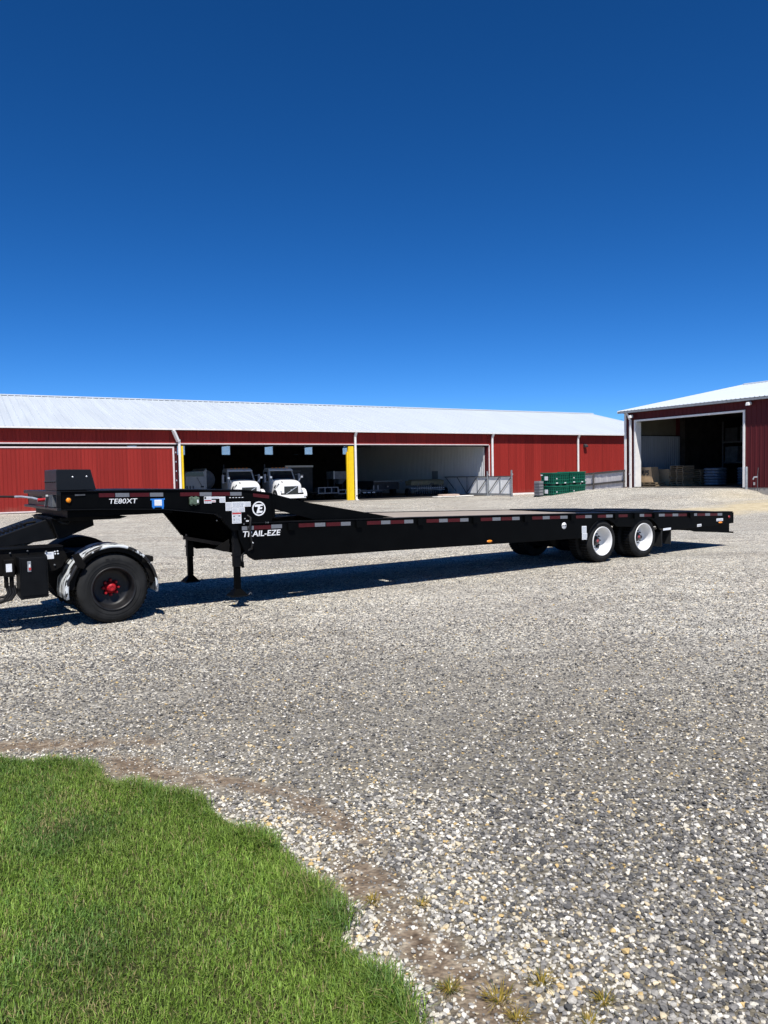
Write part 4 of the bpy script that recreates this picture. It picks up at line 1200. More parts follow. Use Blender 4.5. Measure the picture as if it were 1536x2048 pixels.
def make_bin():
    t = empty('bulk_bin', 'green bulk bin', 'bulk bin', (0, 0, 0), TB, 'green plastic bulk bins by the fence')
    L, D, H = 1.46, 1.2, 0.86
    MB().box(0.05, L - 0.05, 0.05, D - 0.05, 0.16, H - 0.05).build('body', M['bin_body'], t, 0.01)
    b = MB()
    for z0, z1, o_ in ((0.14, 0.20, 0.0), (0.36, 0.40, 0.01), (0.54, 0.57, 0.01), (0.70, 0.73, 0.01), (H - 0.07, H, 0.0)):
        b.box(o_, L - o_, o_, 0.048, z0, z1).box(o_, L - o_, D - 0.048, D - o_, z0, z1)
        b.box(o_, 0.048, 0.05, D - 0.05, z0, z1).box(L - 0.048, L - o_, 0.05, D - 0.05, z0, z1)
    b.build('rim', M['bin_green'], t, 0.006)
    r = MB()
    for k in range(9):
        x = 0.08 + k * (L - 0.2) / 8
        r.box(x, x + 0.035, 0.014, 0.049, 0.202, 0.357).box(x, x + 0.035, 0.014, 0.049, 0.402, 0.537).box(x, x + 0.035, 0.014, 0.049, 0.572, 0.698)
    for k in range(6):
        y = 0.1 + k * (D - 0.24) / 5
        r.box(0.014, 0.049, y, y + 0.035, 0.202, 0.357).box(0.014, 0.049, y, y + 0.035, 0.402, 0.537).box(0.014, 0.049, y, y + 0.035, 0.572, 0.698)
    r.build('rib', M['bin_green'], t)
    f = MB()
    for x in (0.03, L / 2 - 0.11, L - 0.25):
        for y in (0.03, D / 2 - 0.1, D - 0.23):
            f.box(x, x + 0.22, y, y + 0.20, 0.0, 0.10)
    f.box(0.02, L - 0.02, 0.02, D - 0.02, 0.102, 0.139)
    f.build('base', M['bin_dark'], t)
    for x in (0.30, L - 0.44):
        MB().box(x, x + 0.15, 0.0, 0.012, 0.15, 0.21).build('latch', M['paper'], t, loc=(0, -0.014, 0))
    MB().box(-0.012, 0.008, 0.45, 0.75, 0.36, 0.62).build('label_card', M['paper'], t)
    MB().box(-0.012, 0.008, 0.95, 1.12, 0.66, 0.74).build('label_card', M['paper'], t)
    MB().box(0.34, 0.40, -0.008, 0.012, 0.42, 0.50).build('label_card', M['white_vinyl'], t)
    return t
BIN = make_bin()
bpos = [(7.45, -13.45, 0, 'lower left green bin, label cards on its end'), (8.95, -13.45, 0, 'lower right green bin touching the ground next to the fence'),
        (7.45, -13.45, 1, 'upper left green bin, label cards on its end'), (8.95, -13.45, 1, 'upper right green bin, sun bright on its ribs')]
z_l, z_r = 0.17, 0.27
for i, (a, v, k, lab) in enumerate(bpos):
    o = BIN if i == 0 else copy_tree(BIN)
    z = (0.20 if a < 8 else 0.24) + 0.865 * k
    o.location = bw(a, v, z)
    o['label'] = lab
t = empty('folded_crate', 'grey wire sided crate on a pallet left of the green bins', 'crate', bw(6.95, -12.75, gz(*bw(6.9, -12.4)[:2])), TB)
MB().box(0, 0.36, 0, 0.55, 0.02, 0.10).build('base', M['bin_dark'], t)
for k in range(5):
    MB().box(0.01, 0.35, 0.0, 0.53, 0.125 + k * 0.19, 0.29 + k * 0.19).build('panel', M['cage'], t, 0.01)
    MB().box(-0.02, 0.37, -0.02, 0.55, 0.102 + k * 0.19, 0.122 + k * 0.19).build('frame', M['steel_dark'], t)

def fence():
    v0, v1 = -13.66, -7.6
    t = empty('fence', 'weathered grey board fence with dark rails between bins and right building', 'fence', bw(13.91, v0, 0.0), TB)
    # local y along v; follows the slope
    Lf = v1 - v0
    zg = lambda y: 0.60 - 0.095 * y
    zt = lambda y: 2.02 - 0.055 * y
    n = 36
    for k in range(n):
        y0, y1 = Lf * k / n + 0.004, Lf * (k + 1) / n - 0.004
        j = rng.uniform(-0.012, 0.012)
        ym = (y0 + y1) / 2
        me = MB().hexa([(j, y0, zg(y0) - 0.05), (j + 0.022, y0, zg(y0) - 0.05), (j + 0.022, y1, zg(y1) - 0.05), (j, y1, zg(y1) - 0.05),
                        (j, y0, zt(y0) - 0.10), (j + 0.022, y0, zt(y0) - 0.10), (j + 0.022, y1, zt(y1) - 0.10), (j, y1, zt(y1) - 0.10)])
        me.build('board', M['fence_board'], t)
    for f0 in (lambda y: zt(y) - 0.05, lambda y: zg(y) + (zt(y) - zg(y)) * 0.46):
        b = MB().bar((-0.05, 0, f0(0)), (-0.05, Lf, f0(Lf)), 0.05, 0.13)
        b.build('rail', M['fence_rail'], t)
    for y in (0.06, 2.93, Lf - 0.05):
        MB().box(-0.14, -0.08, y - 0.05, y + 0.05, zg(y) - 0.1, zt(y) - 0.02).build('post', M['fence_rail'], t)
fence()

# ------------------------------------------------------------------ right-hand building
FZ = 0.85
def building():
    # local x = into the building, local y = along its front towards the long barn, origin at the right door jamb
    t = empty('storage_building', 'dark red metal building with white roof and one big open doorway', 'building', bw(13.91, -22.67), TB)
    y0, y1 = -16.0, 8.95
    DB, DE, DH = 0.10, 8.12, 4.40
    EV = 5.06
    def wall(b0, b1, z0, z1, m, name='wall'):
        # ribbed sheet facing -x
        o = ribbed(-b1, -b0, z0, z1, 0.30, 0.03, 0.075).build(name, m, t)
        o.rotation_euler.z = R(-90)
        return o
    wall(DE + 0.02, y1, FZ, FZ + EV, M['maroon_wall'])
    wall(y0, DB - 0.02, FZ, FZ + EV, M['maroon_wall'])
    wall(DB - 0.018, DE + 0.018, FZ + DH + 0.06, FZ + EV, M['maroon_wall'])
    MB().box(0.02, 0.25, y0, DB - 0.1, 0.2, FZ - 0.005).box(0.02, 0.25, DE + 0.1, y1, 0.2, FZ - 0.005).build('foundation', M['concrete'], t)
    # door casing
    c = MB().box(-0.07, 0.10, DE - 0.02, DE + 0.10, FZ, FZ + DH).build('door_casing', M['trim'], t, 0.008)
    MB().box(-0.07, 0.10, DB - 0.10, DB + 0.02, FZ, FZ + DH).build('door_casing', M['trim'], t, 0.008)
    MB().box(-0.07, 0.10, DB - 0.10, DE + 0.10, FZ + DH + 0.002, FZ + DH + 0.12).build('door_casing', M['trim'], t, 0.008)
    MB().box(0.104, 0.50, DE + 0.0, DE + 0.05, FZ, FZ + DH - 0.02).build('jamb_liner', M['trim'], t)
    MB().box(0.104, 0.50, DB - 0.05, DB, FZ, FZ + DH - 0.02).build('jamb_liner', M['trim'], t)
    MB().box(-0.06, 0.04, y1 - 0.02, y1 + 0.14, FZ, FZ + EV - 0.02).build('corner_trim', M['trim'], t, 0.008)
    # downspout
    b = MB().bar((-0.33, 8.62, FZ + EV - 0.04), (-0.14, 8.48, FZ + EV - 0.55), 0.12, 0.10).box(-0.20, -0.08, 8.40, 8.53, FZ - 0.22, FZ + EV - 0.5)
    b.build('downspout', M['trim'], t, 0.01)
    MB().box(-0.215, -0.202, 8.37, 8.56, FZ + 0.85, FZ + 0.90).build('downspout_bracket', M['trim'], t)
    # roof
    RX, RZ = 13.4, 8.43
    m = (RZ - (FZ + EV + 0.12)) / (RX + 0.4)
    def roof(x0, z0, x1, z1):
        pts, y = [], y0
        o = MB()
        prof = [(y0, 0)]
        yy_ = y0 + 0.15
        while yy_ < y1 + 0.3:
            prof += [(yy_ - 0.045, 0), (yy_ - 0.018, 0.035), (yy_ + 0.018, 0.035), (yy_ + 0.045, 0)]
            yy_ += 0.30
        prof.append((y1 + 0.40, 0))
        n = len(prof)
        vs_ = [(x0, p, z0 + h) for p, h in prof] + [(x1, p, z1 + h) for p, h in prof]
        o.add(vs_, [(i, i + n, i + 1 + n, i + 1) for i in range(n - 1)])
        o.add([(x0, y0, z0 - 0.03), (x0, y1 + 0.4, z0 - 0.03), (x1, y1 + 0.4, z1 - 0.03), (x1, y0, z1 - 0.03)], [(0, 1, 2, 3)])
        o.build('roof', M['roof'], t)
    roof(-0.40, FZ + EV + 0.10, RX, RZ)
    roof(2 * RX + 0.4, FZ + EV + 0.10, RX, RZ)
    # rake trim and eave trim (rib ends are open and dark above it)
    MB().hexa([(-0.40, y1 + 0.402, FZ + EV - 0.02), (RX, y1 + 0.402, RZ - 0.12), (RX, y1 + 0.44, RZ - 0.12), (-0.40, y1 + 0.44, FZ + EV - 0.02),
               (-0.40, y1 + 0.402, FZ + EV + 0.14), (RX, y1 + 0.402, RZ + 0.05), (RX, y1 + 0.44, RZ + 0.05), (-0.40, y1 + 0.44, FZ + EV + 0.14)]).build('rake_trim', M['trim'], t)
    MB().box(-0.43, -0.385, y0, y1 + 0.38, FZ + EV - 0.05, FZ + EV + 0.07).build('eave_trim', M['steel'], t)
    MB().box(-0.384, -0.005, y0, y1 + 0.2, FZ + EV - 0.035, FZ + EV - 0.01).build('soffit', M['steel_dark'], t)
    rc = MB().prism([(RX - 0.25, RZ - 0.01), (RX, RZ + 0.06), (RX + 0.25, RZ - 0.01), (RX + 0.25, RZ + 0.04), (RX, RZ + 0.11), (RX - 0.25, RZ + 0.04)], 'y', y0, y1 + 0.42)
    rc.build('ridge_cap', M['roof'], t)
    # gable end and other walls
    g = MB().prism([(0.08, FZ - 0.3), (2 * RX - 0.05, FZ - 0.3), (2 * RX - 0.05, FZ + EV), (RX, RZ - 0.06), (0.08, FZ + EV)], 'y', y1 - 0.06, y1)
    g.build('gable_wall', M['maroon_wall'], t)
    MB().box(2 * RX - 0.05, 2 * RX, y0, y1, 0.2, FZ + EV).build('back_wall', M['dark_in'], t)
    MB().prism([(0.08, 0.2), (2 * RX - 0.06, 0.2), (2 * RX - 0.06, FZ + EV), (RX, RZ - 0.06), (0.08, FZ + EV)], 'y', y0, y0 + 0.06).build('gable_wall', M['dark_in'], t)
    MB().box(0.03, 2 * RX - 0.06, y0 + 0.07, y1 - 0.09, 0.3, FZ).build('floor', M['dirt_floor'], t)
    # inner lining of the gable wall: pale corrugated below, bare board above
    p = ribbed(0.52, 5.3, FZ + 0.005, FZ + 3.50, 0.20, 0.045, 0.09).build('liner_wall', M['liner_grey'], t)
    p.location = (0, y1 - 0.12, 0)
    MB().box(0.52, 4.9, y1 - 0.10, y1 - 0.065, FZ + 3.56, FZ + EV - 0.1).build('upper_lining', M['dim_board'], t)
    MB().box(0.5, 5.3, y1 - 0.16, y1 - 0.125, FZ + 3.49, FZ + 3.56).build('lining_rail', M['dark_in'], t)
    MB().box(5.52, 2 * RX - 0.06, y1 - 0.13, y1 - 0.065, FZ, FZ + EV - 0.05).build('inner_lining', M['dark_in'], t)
    MB().box(5.35, 5.5, y1 - 0.5, y1 - 0.07, FZ, FZ + EV - 0.1).build('inner_post', M['dark_in'], t)
    for xx in np.arange(1.5, 26, 2.4):
        b = MB().bar((xx, y0 + 0.1, FZ + EV - 0.02), (xx, y1 - 0.12, FZ + EV - 0.02), 0.05, 0.15)
        b.build('roof_beam', M['dark_in'], t)
    # lamps under the eave
    for yb, zb in ((-0.42, FZ + 4.80), (8.28, FZ + 4.72)):
        b = MB().bar((-0.02, yb, zb + 0.08), (-0.26, yb, zb + 0.05), 0.06, 0.06)
        l = MB().hexa([(-0.46, yb - 0.13, zb - 0.09), (-0.20, yb - 0.13, zb - 0.03), (-0.20, yb + 0.13, zb - 0.03), (-0.46, yb + 0.13, zb - 0.09),
                       (-0.44, yb - 0.10, zb + 0.10), (-0.20, yb - 0.10, zb + 0.16), (-0.20, yb + 0.10, zb + 0.16), (-0.44, yb + 0.10, zb + 0.10)])
        lo = l.build('wall_lamp', M['trim'], t, 0.03)
        b.build('bracket', M['steel_dark'], lo)
    return t
building()

def yard_bits():
    P0 = lambda x, y: bw(13.91 + x, -22.67 + y)
    p = P0(-0.55, -0.45)
    o = MB().tube([(0, 0, -0.2), (0, 0, 1.22), (0, 0, 1.25)], [0.085, 0.085, 0.07], 14).build('bollard', M['steel'], None, loc=(p[0], p[1], gz(p[0], p[1])))
    tag(o, 'grey steel guard post by the doorway of the right building', 'bollard')
    p = P0(-0.25, -0.95)
    t = empty('yard_hydrant', 'small grey water hydrant on red siding right of the guard post', 'hydrant', (p[0], p[1], gz(p[0], p[1])), TB)
    MB().tube([(0, 0, -0.1), (0, 0, 1.05)], 0.025, 8).build('riser', M['steel_dark'], t)
    MB().tube([(0, 0.0, 0.88), (-0.06, 0.16, 0.88), (-0.08, 0.22, 0.74)], 0.045, 8).build('spout', M['chrome'], t)
    MB().bar((0, 0, 1.02), (0.0, -0.05, 1.42), 0.03).build('handle', M['steel_dark'], t)
    MB().box(-0.04, 0.03, 0.16, 0.23, 0.42, 0.58).build('hose_end', M['chrome'], t)
    # pallets and cardboard box inside the doorway
    def pallet():
        t = empty('pallet', 'pallet', 'pallet', (0, 0, 0), TB, 'wooden pallets inside the right doorway')
        me_t = None
        for k in range(7):
            o = MB().box(-0.05, 0.05, 0.0, 1.1, 0.105, 0.13)
            if me_t is None:
                me_t = o.build('slat', M['pallet'], t, loc=(0.06 + k * 0.16, 0, 0)).data
            else:
                place('slat', me_t, (0.06 + k * 0.16, 0, 0), t)
        for x in (0.0, 0.51, 1.02):
            MB().box(0.05, 1.06, x, x + 0.08, 0.026, 0.104).build('stringer', M['pallet'], t)
        for y in (0.0, 0.5, 1.0):
            MB().box(y, y + 0.1, 0.0, 1.1, 0.0, 0.025).build('bottom_slat', M['pallet'], t)
        return t
    pl = pallet()
    places = [(0.60, 7.0, 0.0, 0.0, 'bottom pallet under the cardboard box in the doorway'), (0.64, 7.05, 0.16, 0.06, 'upper pallet directly under the cardboard box')]
    hs = 0
    for k in range(10):
        places.append((1.75 + 0.03 * (k % 3), 5.7 + 0.05 * ((k * 7) % 3), 0.138 * k, 0.05 * ((k * 5) % 4 - 1.5), f'pallet in the tall stack behind the cardboard box, {["lowest", "second from the floor", "third from the floor", "fourth from the floor", "fifth from the floor", "sixth from the floor", "seventh from the floor", "third from the top", "second from the top", "topmost"][k]}'))
    for k in range(8):
        places.append((3.25 + 0.03 * (k % 3), 5.5 + 0.05 * ((k * 5) % 3), 0.138 * k, 0.06 * ((k * 5) % 4 - 1.5), f'pallet in the shorter shaded stack beyond the tall one, {["lowest", "second from the floor", "third from the floor", "fourth from the floor", "fifth from the floor", "third from the top", "second from the top", "topmost"][k]}'))
    for i, (x, y, z, rz, lab) in enumerate(places):
        o = pl if i == 0 else copy_tree(pl)
        p = P0(x, y)
        o.location = (p[0], p[1], FZ + 0.003 + z)
        o.rotation_euler.z = TB + rz
        o['label'] = lab
    p = P0(0.80, 7.42)
    t = empty('cardboard_box', 'brown cardboard box with black scrawl standing on pallets in the doorway', 'box', (p[0], p[1], FZ + 0.30), TB + 0.05)
    MB().hexa([(0, 0, 0), (0.75, 0, 0), (0.75, 0.98, 0), (0, 0.98, 0), (0.02, 0.12, 1.02), (0.75, 0.12, 1.02), (0.75, 0.96, 1.02), (0.02, 0.96, 1.02)]).build('body', M['cardboard'], t, 0.008)
    me = text_mesh('RP5', 0.62, 0.34, 0.2, 0.03)
    me.materials.clear()
    me.materials.append(M['ink_dark'])
    place('scrawl', me, (-0.012, 0.88, 0.46), t, (0, 0, R(-90)))
    p = P0(1.55, 6.75)
    o = MB().box(0, 0.75, 0, 0.9, 0, 1.15).build('carton', M['cardboard'], None, 0.01, loc=(p[0] + 0.3, p[1] + 0.6, FZ + 0.005), rz=TB)
    tag(o, 'plain brown carton in shade behind the scrawled cardboard box', 'carton')
    # wrapped bags
    def bags(x, y, lab, n):
        p = P0(x, y)
        t = empty('bag_stack', lab, 'bags', (p[0], p[1], FZ + 0.004), TB, 'wrapped bag pallets in the right building')
        for k in range(n):
            zc = 0.14 + 0.19 * k
            o = MB()
            prof = [(0.0, -0.09), (0.5, -0.09), (0.56, -0.04), (0.56, 0.04), (0.5, 0.09), (0.0, 0.09)]
            vs_, fs, sg = [], [], 16
            for r, h in prof:
                for q in range(sg):
                    an = 2 * PI * q / sg
                    cx, cy = math.cos(an), math.sin(an)
                    f = (abs(cx) ** 6 + abs(cy) ** 6) ** (-1 / 6)
                    vs_.append((r * cx * f + rng.uniform(-.02, .02), r * cy * f + rng.uniform(-.02, .02), zc + h))
            for i in range(len(prof) - 1):
                for q in range(sg):
                    q2 = (q + 1) % sg
                    fs.append((i * sg + q, i * sg + q2, (i + 1) * sg + q2, (i + 1) * sg + q))
            o.add(vs_, fs, True)
            o.build('bag', M['bag'], t)
    bags(3.4, 4.5, 'stack of blue white wrapped bags right of the pallet stacks', 6)
    bags(5.0, 3.2, 'stack of wrapped bags deeper in shade, farthest right', 6)
    # racking
    t = empty('pallet_rack', 'dark steel racking with loaded pallets at the back of the right building', 'rack', P0(9.5, 3.2)[:2] + (FZ,), TB)
    for y in (0.0, 2.6, 5.2):
        MB().box(-0.05, 0.05, y - 0.05, y + 0.05, 0, 4.6).build('upright', M['steel_dark'], t)
    for z in (1.5, 3.0):
        MB().box(-0.04, 0.04, 0.06, 2.54, z, z + 0.12).box(-0.04, 0.04, 2.66, 5.14, z, z + 0.12).build('beam', M['steel_dark'], t)
    k = 0
    words = ['lower', 'upper']
    names = ['left', 'middle left', 'middle right', 'right']
    for zi, z in enumerate((1.625, 3.125)):
        for yi, y in enumerate((0.2, 1.45, 2.8, 4.05)):
            p = P0(9.55, 3.2 + y)
            o = MB().box(0, 1.0, 0, 1.05, 0, 0.14).box(0.02, 0.98, 0.02, 1.03, 0.142, 1.0 + 0.12 * ((yi + zi) % 2)).build('wrapped_load', M['rack_wrap'] if (yi + zi) % 2 else M['dark_machine'], None, 0.02, loc=(p[0], p[1], FZ + z), rz=TB)
            tag(o, f'wrapped load on the {words[zi]} rack level, {names[3 - yi]} bay', 'load', 'loads on the racking')
    # thin overhead line seen between the two roofs
    t = empty('utility_line', 'thin overhead wires in the sky left of the right roof', 'wires', (20.0, 130.0, 0.0))
    for k, dz in enumerate((0.0, 0.6)):
        pts = [(5 + 3.9 * q, 0.0, 8.0 + 0.182 * 3.9 * q - 0.25 * math.sin(PI * q / 10) - dz) for q in range(11)]
        MB().tube(pts, 0.02, 5).build('wire', M['steel_dark'], t)
    for x, h_ in ((5, 8.4), (44, 15.4)):
        MB().tube([(x, 0.02, 0), (x, 0.02, h_)], 0.12, 8).build('pole', M['fence_rail'], t)
yard_bits()

# ------------------------------------------------------------------ step-deck trailer
TA = (-3.86, 10.33, 0.0)
TY = R(34.4)
ZS = [2.03, 3.04, 5.35, 7.4, 9.54, 11.34, 13.6, 15.42]
ZD = [1.290, 1.272, 1.220, 1.163, 1.100, 1.045, 0.960, 0.890]
def zd(s):
    return float(np.interp(s, ZS, ZD))
TW = 2.58
def wheel(parent, s, w, z, rad, rim_m, side, hub_m, tread_w=0.27, dish=0.19, rim_r=0.315, name='wheel', lugs=10, hub_r=0.09, hole=True, hole_at=-0.9):
    """side -1: face towards -y"""
    t = MB()
    f = side
    R0 = rad
    prof = [(rim_r - 0.02, f * 0.0), (rim_r + 0.015, f * 0.012), (rim_r + 0.045, f * 0.018), (R0 - 0.075, f * 0.022), (R0 - 0.045, f * 0.012), (R0 - 0.012, -f * 0.02), (R0, -f * 0.05), (R0, -f * (tread_w - 0.05)), (R0 - 0.012, -f * (tread_w - 0.02)), (R0 - 0.06, -f * tread_w), (rim_r - 0.02, -f * tread_w)]
    t.lathe(prof, 0, 0, 56)
    wo = t.build(name, M['rubber'], parent, loc=(s, w, z))
    # tread blocks
    tb = MB()
    nb = 44
    for k in range(nb):
        a0 = 2 * PI * k / nb
        a1 = a0 + 2 * PI / nb * 0.62
        for j in range(3):
            y0 = -f * (0.035 + j * (tread_w - 0.07) / 3)
            y1 = -f * (0.035 + (j + 0.8) * (tread_w - 0.07) / 3)
            q = []
            for yy_ in (y0, y1):
                for aa in (a0, a1):
                    q.append(((R0 - 0.004) * math.cos(aa), yy_, (R0 - 0.004) * math.sin(aa)))
            for yy_ in (y0, y1):
                for aa in (a0, a1):
                    q.append(((R0 + 0.009) * math.cos(aa), yy_, (R0 + 0.009) * math.sin(aa)))
            tb.hexa([q[0], q[1], q[3], q[2], q[4], q[5], q[7], q[6]])
    tb.build('tread', M['tread'], wo)
    # thin raised ring lines on the sidewall
    rg = MB()
    for rr in (rim_r + 0.055, R0 - 0.085):
        rg.lathe([(rr - 0.004, f * 0.0185), (rr, f * 0.025), (rr + 0.004, f * 0.0185)], 0, 0, 56)
    rg.build('sidewall_ring', M['rubber'], wo)
    rm = MB()
    d = dish
    rm.lathe([(rim_r + 0.004, f * 0.004), (rim_r, f * 0.022), (rim_r - 0.012, f * 0.022), (rim_r - 0.025, f * 0.004), (rim_r - 0.035, -f * 0.03), (rim_r - 0.04, -f * 0.06), (rim_r - 0.045, -f * d * 0.85), (rim_r - 0.06, -f * d * 1.0), (rim_r - 0.085, -f * d * 1.08), (0.19, -f * d * 1.12), (0.0, -f * d * 1.12)], 0, 0, 56)
    ro = rm.build('rim', rim_m, wo)
    if hole:
        for an in (hole_at,):
            hx, hz = 0.165 * math.cos(an), 0.165 * math.sin(an)
            MB().lathe([(0.0, -f * (d * 1.12 - 0.03)), (0.040, -f * (d * 1.12 - 0.03)), (0.048, -f * (d * 1.12 - 0.005))], hx, hz, 16).build('hand_hole', M['ink_dark'], wo)
    hb = MB().lathe([(0.0, -f * (d - 0.075)), (hub_r * 0.55, -f * (d - 0.075)), (hub_r * 0.75, -f * (d - 0.055)), (hub_r * 0.8, -f * (d - 0.02)), (hub_r, -f * (d - 0.01)), (hub_r * 1.02, -f * (d + 0.015))], 0, 0, 24)
    hb.build('hub', hub_m if not hole else M['black_rim'], wo)
    lg = MB()
    for k in range(lugs):
        a = 2 * PI * k / lugs
        lx, lz = (hub_r + (0.018 if not hole else 0.040)) * math.cos(a), (hub_r + (0.018 if not hole else 0.045)) * math.sin(a)
        lr = 0.013 if hole else 0.020
        lg.lathe([(0.0, -f * (d - 0.034)), (lr * 0.8, -f * (d - 0.034)), (lr, -f * (d - 0.028)), (lr * 1.35, -f * (d + 0.01))], lx, lz, 6, False)
    lg.build('lug_nuts', hub_m if not hole else M['black_rim'], wo)
    if hole:
        MB().lathe([(0.0, -f * (d - 0.085)), (0.025, -f * (d - 0.084)), (0.040, -f * (d - 0.074))], 0, 0, 16).build('hub_cap', M['red_cap'], wo)
        MB().lathe([(0.045, -f * (d - 0.074)), (0.055, -f * (d - 0.082)), (0.062, -f * (d - 0.074))], 0, 0, 20).build('hub_ring', M['steel_dark'], wo)
    return wo

def decal(parent, s0, s1, z0, z1, m, w=-0.004, slope=0.0, name='sticker', t=0.003):
    return MB().hexa([(s0, w - t, z0), (s1, w - t, z0 + slope * (s1 - s0)), (s1, w, z0 + slope * (s1 - s0)), (s0, w, z0), (s0, w - t, z1), (s1, w - t, z1 + slope * (s1 - s0)), (s1, w, z1 + slope * (s1 - s0)), (s0, w, z1)]).build(name, m, parent)
def printed(parent, s0, s1, z0, z1, rows, m='paper', head=None, w=-0.004, slope=0.0, ink='ink', seed=0):
    p = decal(parent, s0, s1, z0, z1, M[m], w, slope)
    r = random.Random(seed)
    b = MB()
    h = (z1 - z0) / (rows + 1)
    for k in range(rows):
        z = z0 + h * (k + 0.55)
        x = s0 + (s1 - s0) * 0.08
        while x < s1 - (s1 - s0) * 0.12:
            L = r.uniform(0.05, 0.22) * (s1 - s0)
            x2 = min(x + L, s1 - (s1 - s0) * 0.08)
            o = slope * (x - s0)
            b.box(x, x2, w - 0.0042, w - 0.0032, z + o, z + o + h * 0.42)
            x = x2 + 0.03 * (s1 - s0)
    b.build('print_lines', M[ink], p)
    if head:
        decal(p, s0 + 0.004, s1 - 0.004, z1 - (z1 - z0) * 0.17, z1 - 0.004, M[head], w - 0.0032, slope, 'header_strip', 0.0012)
    return p

def trailer():
    t = empty('lowboy_trailer', 'long black step deck trailer with raised gooseneck, red and white tape', 'trailer', TA, TY)
    bl = M['black']
    # --- gooseneck side plates
    gp = [(-0.54, 1.62), (-0.05, 1.61), (0.84, 1.572), (0.97, 1.555), (1.62, 1.465), (1.70, 1.41), (1.77, 1.30), (1.88, 1.19), (2.55, 1.19), (2.55, 1.735), (2.10, 1.80), (0.86, 1.838), (-0.54, 1.850)]
    MB().prism(gp, 'y', 0.0, 0.07).build('gooseneck', bl, t, 0.006)
    MB().prism(gp, 'y', TW - 0.07, TW).build('gooseneck', bl, t, 0.006)
    lip = [(-0.54, 1.606), (-0.05, 1.597), (0.84, 1.558), (0.96, 1.542), (1.63, 1.452), (1.70, 1.39), (1.70, 1.409), (1.62, 1.464), (0.97, 1.554), (0.84, 1.571), (-0.05, 1.609), (-0.54, 1.619)]
    MB().prism(lip, 'y', -0.035, 0.10).build('lower_flange', M['black_satin'], t)
    MB().prism([(-0.56, 1.851), (0.86, 1.839), (2.10, 1.801), (2.55, 1.736), (2.55, 1.748), (2.10, 1.815), (0.86, 1.853), (-0.56, 1.865)], 'y', -0.02, TW + 0.02).build('top_plate', M['black_satin'], t)
    # front face: two crossbeams, recess with gladhands
    fr = MB().box(-0.60, -0.545, 0.0, TW, 1.812, 1.865).box(-0.60, -0.545, 0.0, TW, 1.60, 1.635)
    fr.build('front_crossbeam', M['gloss'], t, 0.004)
    MB().box(-0.54, -0.50, 0.075, TW - 0.075, 1.64, 1.81).build('front_web', M['gloss'], t)
    MB().box(-0.60, -0.545, 0.30, 0.62, 1.637, 1.81).build('front_plate', M['chrome'] if False else M['steel_dark'], t, 0.01)
    MB().box(-0.60, -0.545, 0.0, 0.06, 1.637, 1.81).build('front_plate', M['black_satin'], t, 0.006)
    gl = MB().tube([(-0.60, 1.05, 1.76), (-0.68, 1.05, 1.765), (-0.72, 1.06, 1.77)], 0.024, 10).build('gladhand', M['black_satin'], t)
    MB().tube([(-0.60, 0.80, 1.74), (-0.66, 0.80, 1.735), (-0.70, 0.80, 1.735)], 0.026, 10).build('gladhand', M['red_hub'], t)
    MB().box(-0.66, -0.605, 0.98, 1.10, 1.70, 1.735).build('valve_block', M['steel'], t, 0.005)
    MB().bar((-0.605, 0.75, 1.64), (-0.62, 0.55, 1.80), 0.03).build('brace', M['steel'], t)
    MB().tube([(-0.67, 0.82, 1.74), (-0.74, 0.95, 1.765), (-0.86, 1.10, 1.785), (-0.93, 1.2, 1.785)], 0.016, 8).build('hose_coupling', M['chrome'], t)
    MB().tube([(-0.93, 1.2, 1.785), (-1.1, 1.35, 1.79), (-1.35, 1.5, 1.73), (-1.7, 1.6, 1.62), (-2.2, 1.65, 1.52)], 0.016, 8).build('air_line', M['hose'], t)
    # tool box on the gooseneck front
    bx = MB().hexa([(-0.59, 0.04, 1.868), (-0.08, 0.04, 1.868), (-0.08, 0.86, 1.868), (-0.59, 0.86, 1.868), (-0.585, 0.04, 2.155), (-0.145, 0.04, 2.150), (-0.145, 0.86, 2.150), (-0.585, 0.86, 2.155)])
    tbx = bx.build('tool_box', M['gloss'], t, 0.008)
    MB().box(-0.598, -0.592, 0.05, 0.85, 1.995, 2.003).build('seam', M['steel_dark'], tbx)
    for k in range(6):
        MB().box(-0.60, -0.592, 0.10 + k * 0.13, 0.15 + k * 0.13, 1.98, 1.992).build('hinge', M['black'], tbx)
    for s_ in (-0.38, -0.20):
        MB().lathe([(0.0, 0.034), (0.010, 0.034), (0.012, 0.039)], s_, 2.05 + (0.004 if s_ > -0.3 else 0), 10).build('bolt', M['chrome'], tbx)
    MB().box(-0.11, -0.06, 0.3, 0.5, 1.95, 1.99).build('latch', M['black_satin'], tbx)
    # under the gooseneck: kingpin plate and belly
    MB().box(-0.45, 1.0, 0.12, TW - 0.12, 1.50, 1.59).build('kingpin_plate', bl, t)
    MB().prism([(1.58, 1.475), (1.95, 0.99), (2.08, 0.80), (2.5, 0.765), (2.5, 1.5)], 'y', 0.22, TW - 0.10).build('neck_box', M['matte_black'], t, 0.01)
    MB().bar((1.57, 2.44, 1.475), (1.94, 2.44, 0.99), 0.06, 0.02).build('neck_edge', M['black_frame'], t)
    MB().lathe([(0.0, 0.212), (0.01, 0.212), (0.012, 0.219)], 1.72, 1.35, 10).build('bolt', M['chrome'], t)
    # rear closing plate of the gooseneck
    MB().box(2.552, 2.60, 0.0, 0.16, 1.36, 1.735).build('neck_end_post', bl, t)
    MB().box(2.552, 2.60, TW - 0.16, TW, 1.36, 1.735).build('neck_end_post', bl, t)
    MB().box(2.552, 2.60, 0.162, TW - 0.162, 1.52, 1.735).build('neck_end_beam', bl, t)
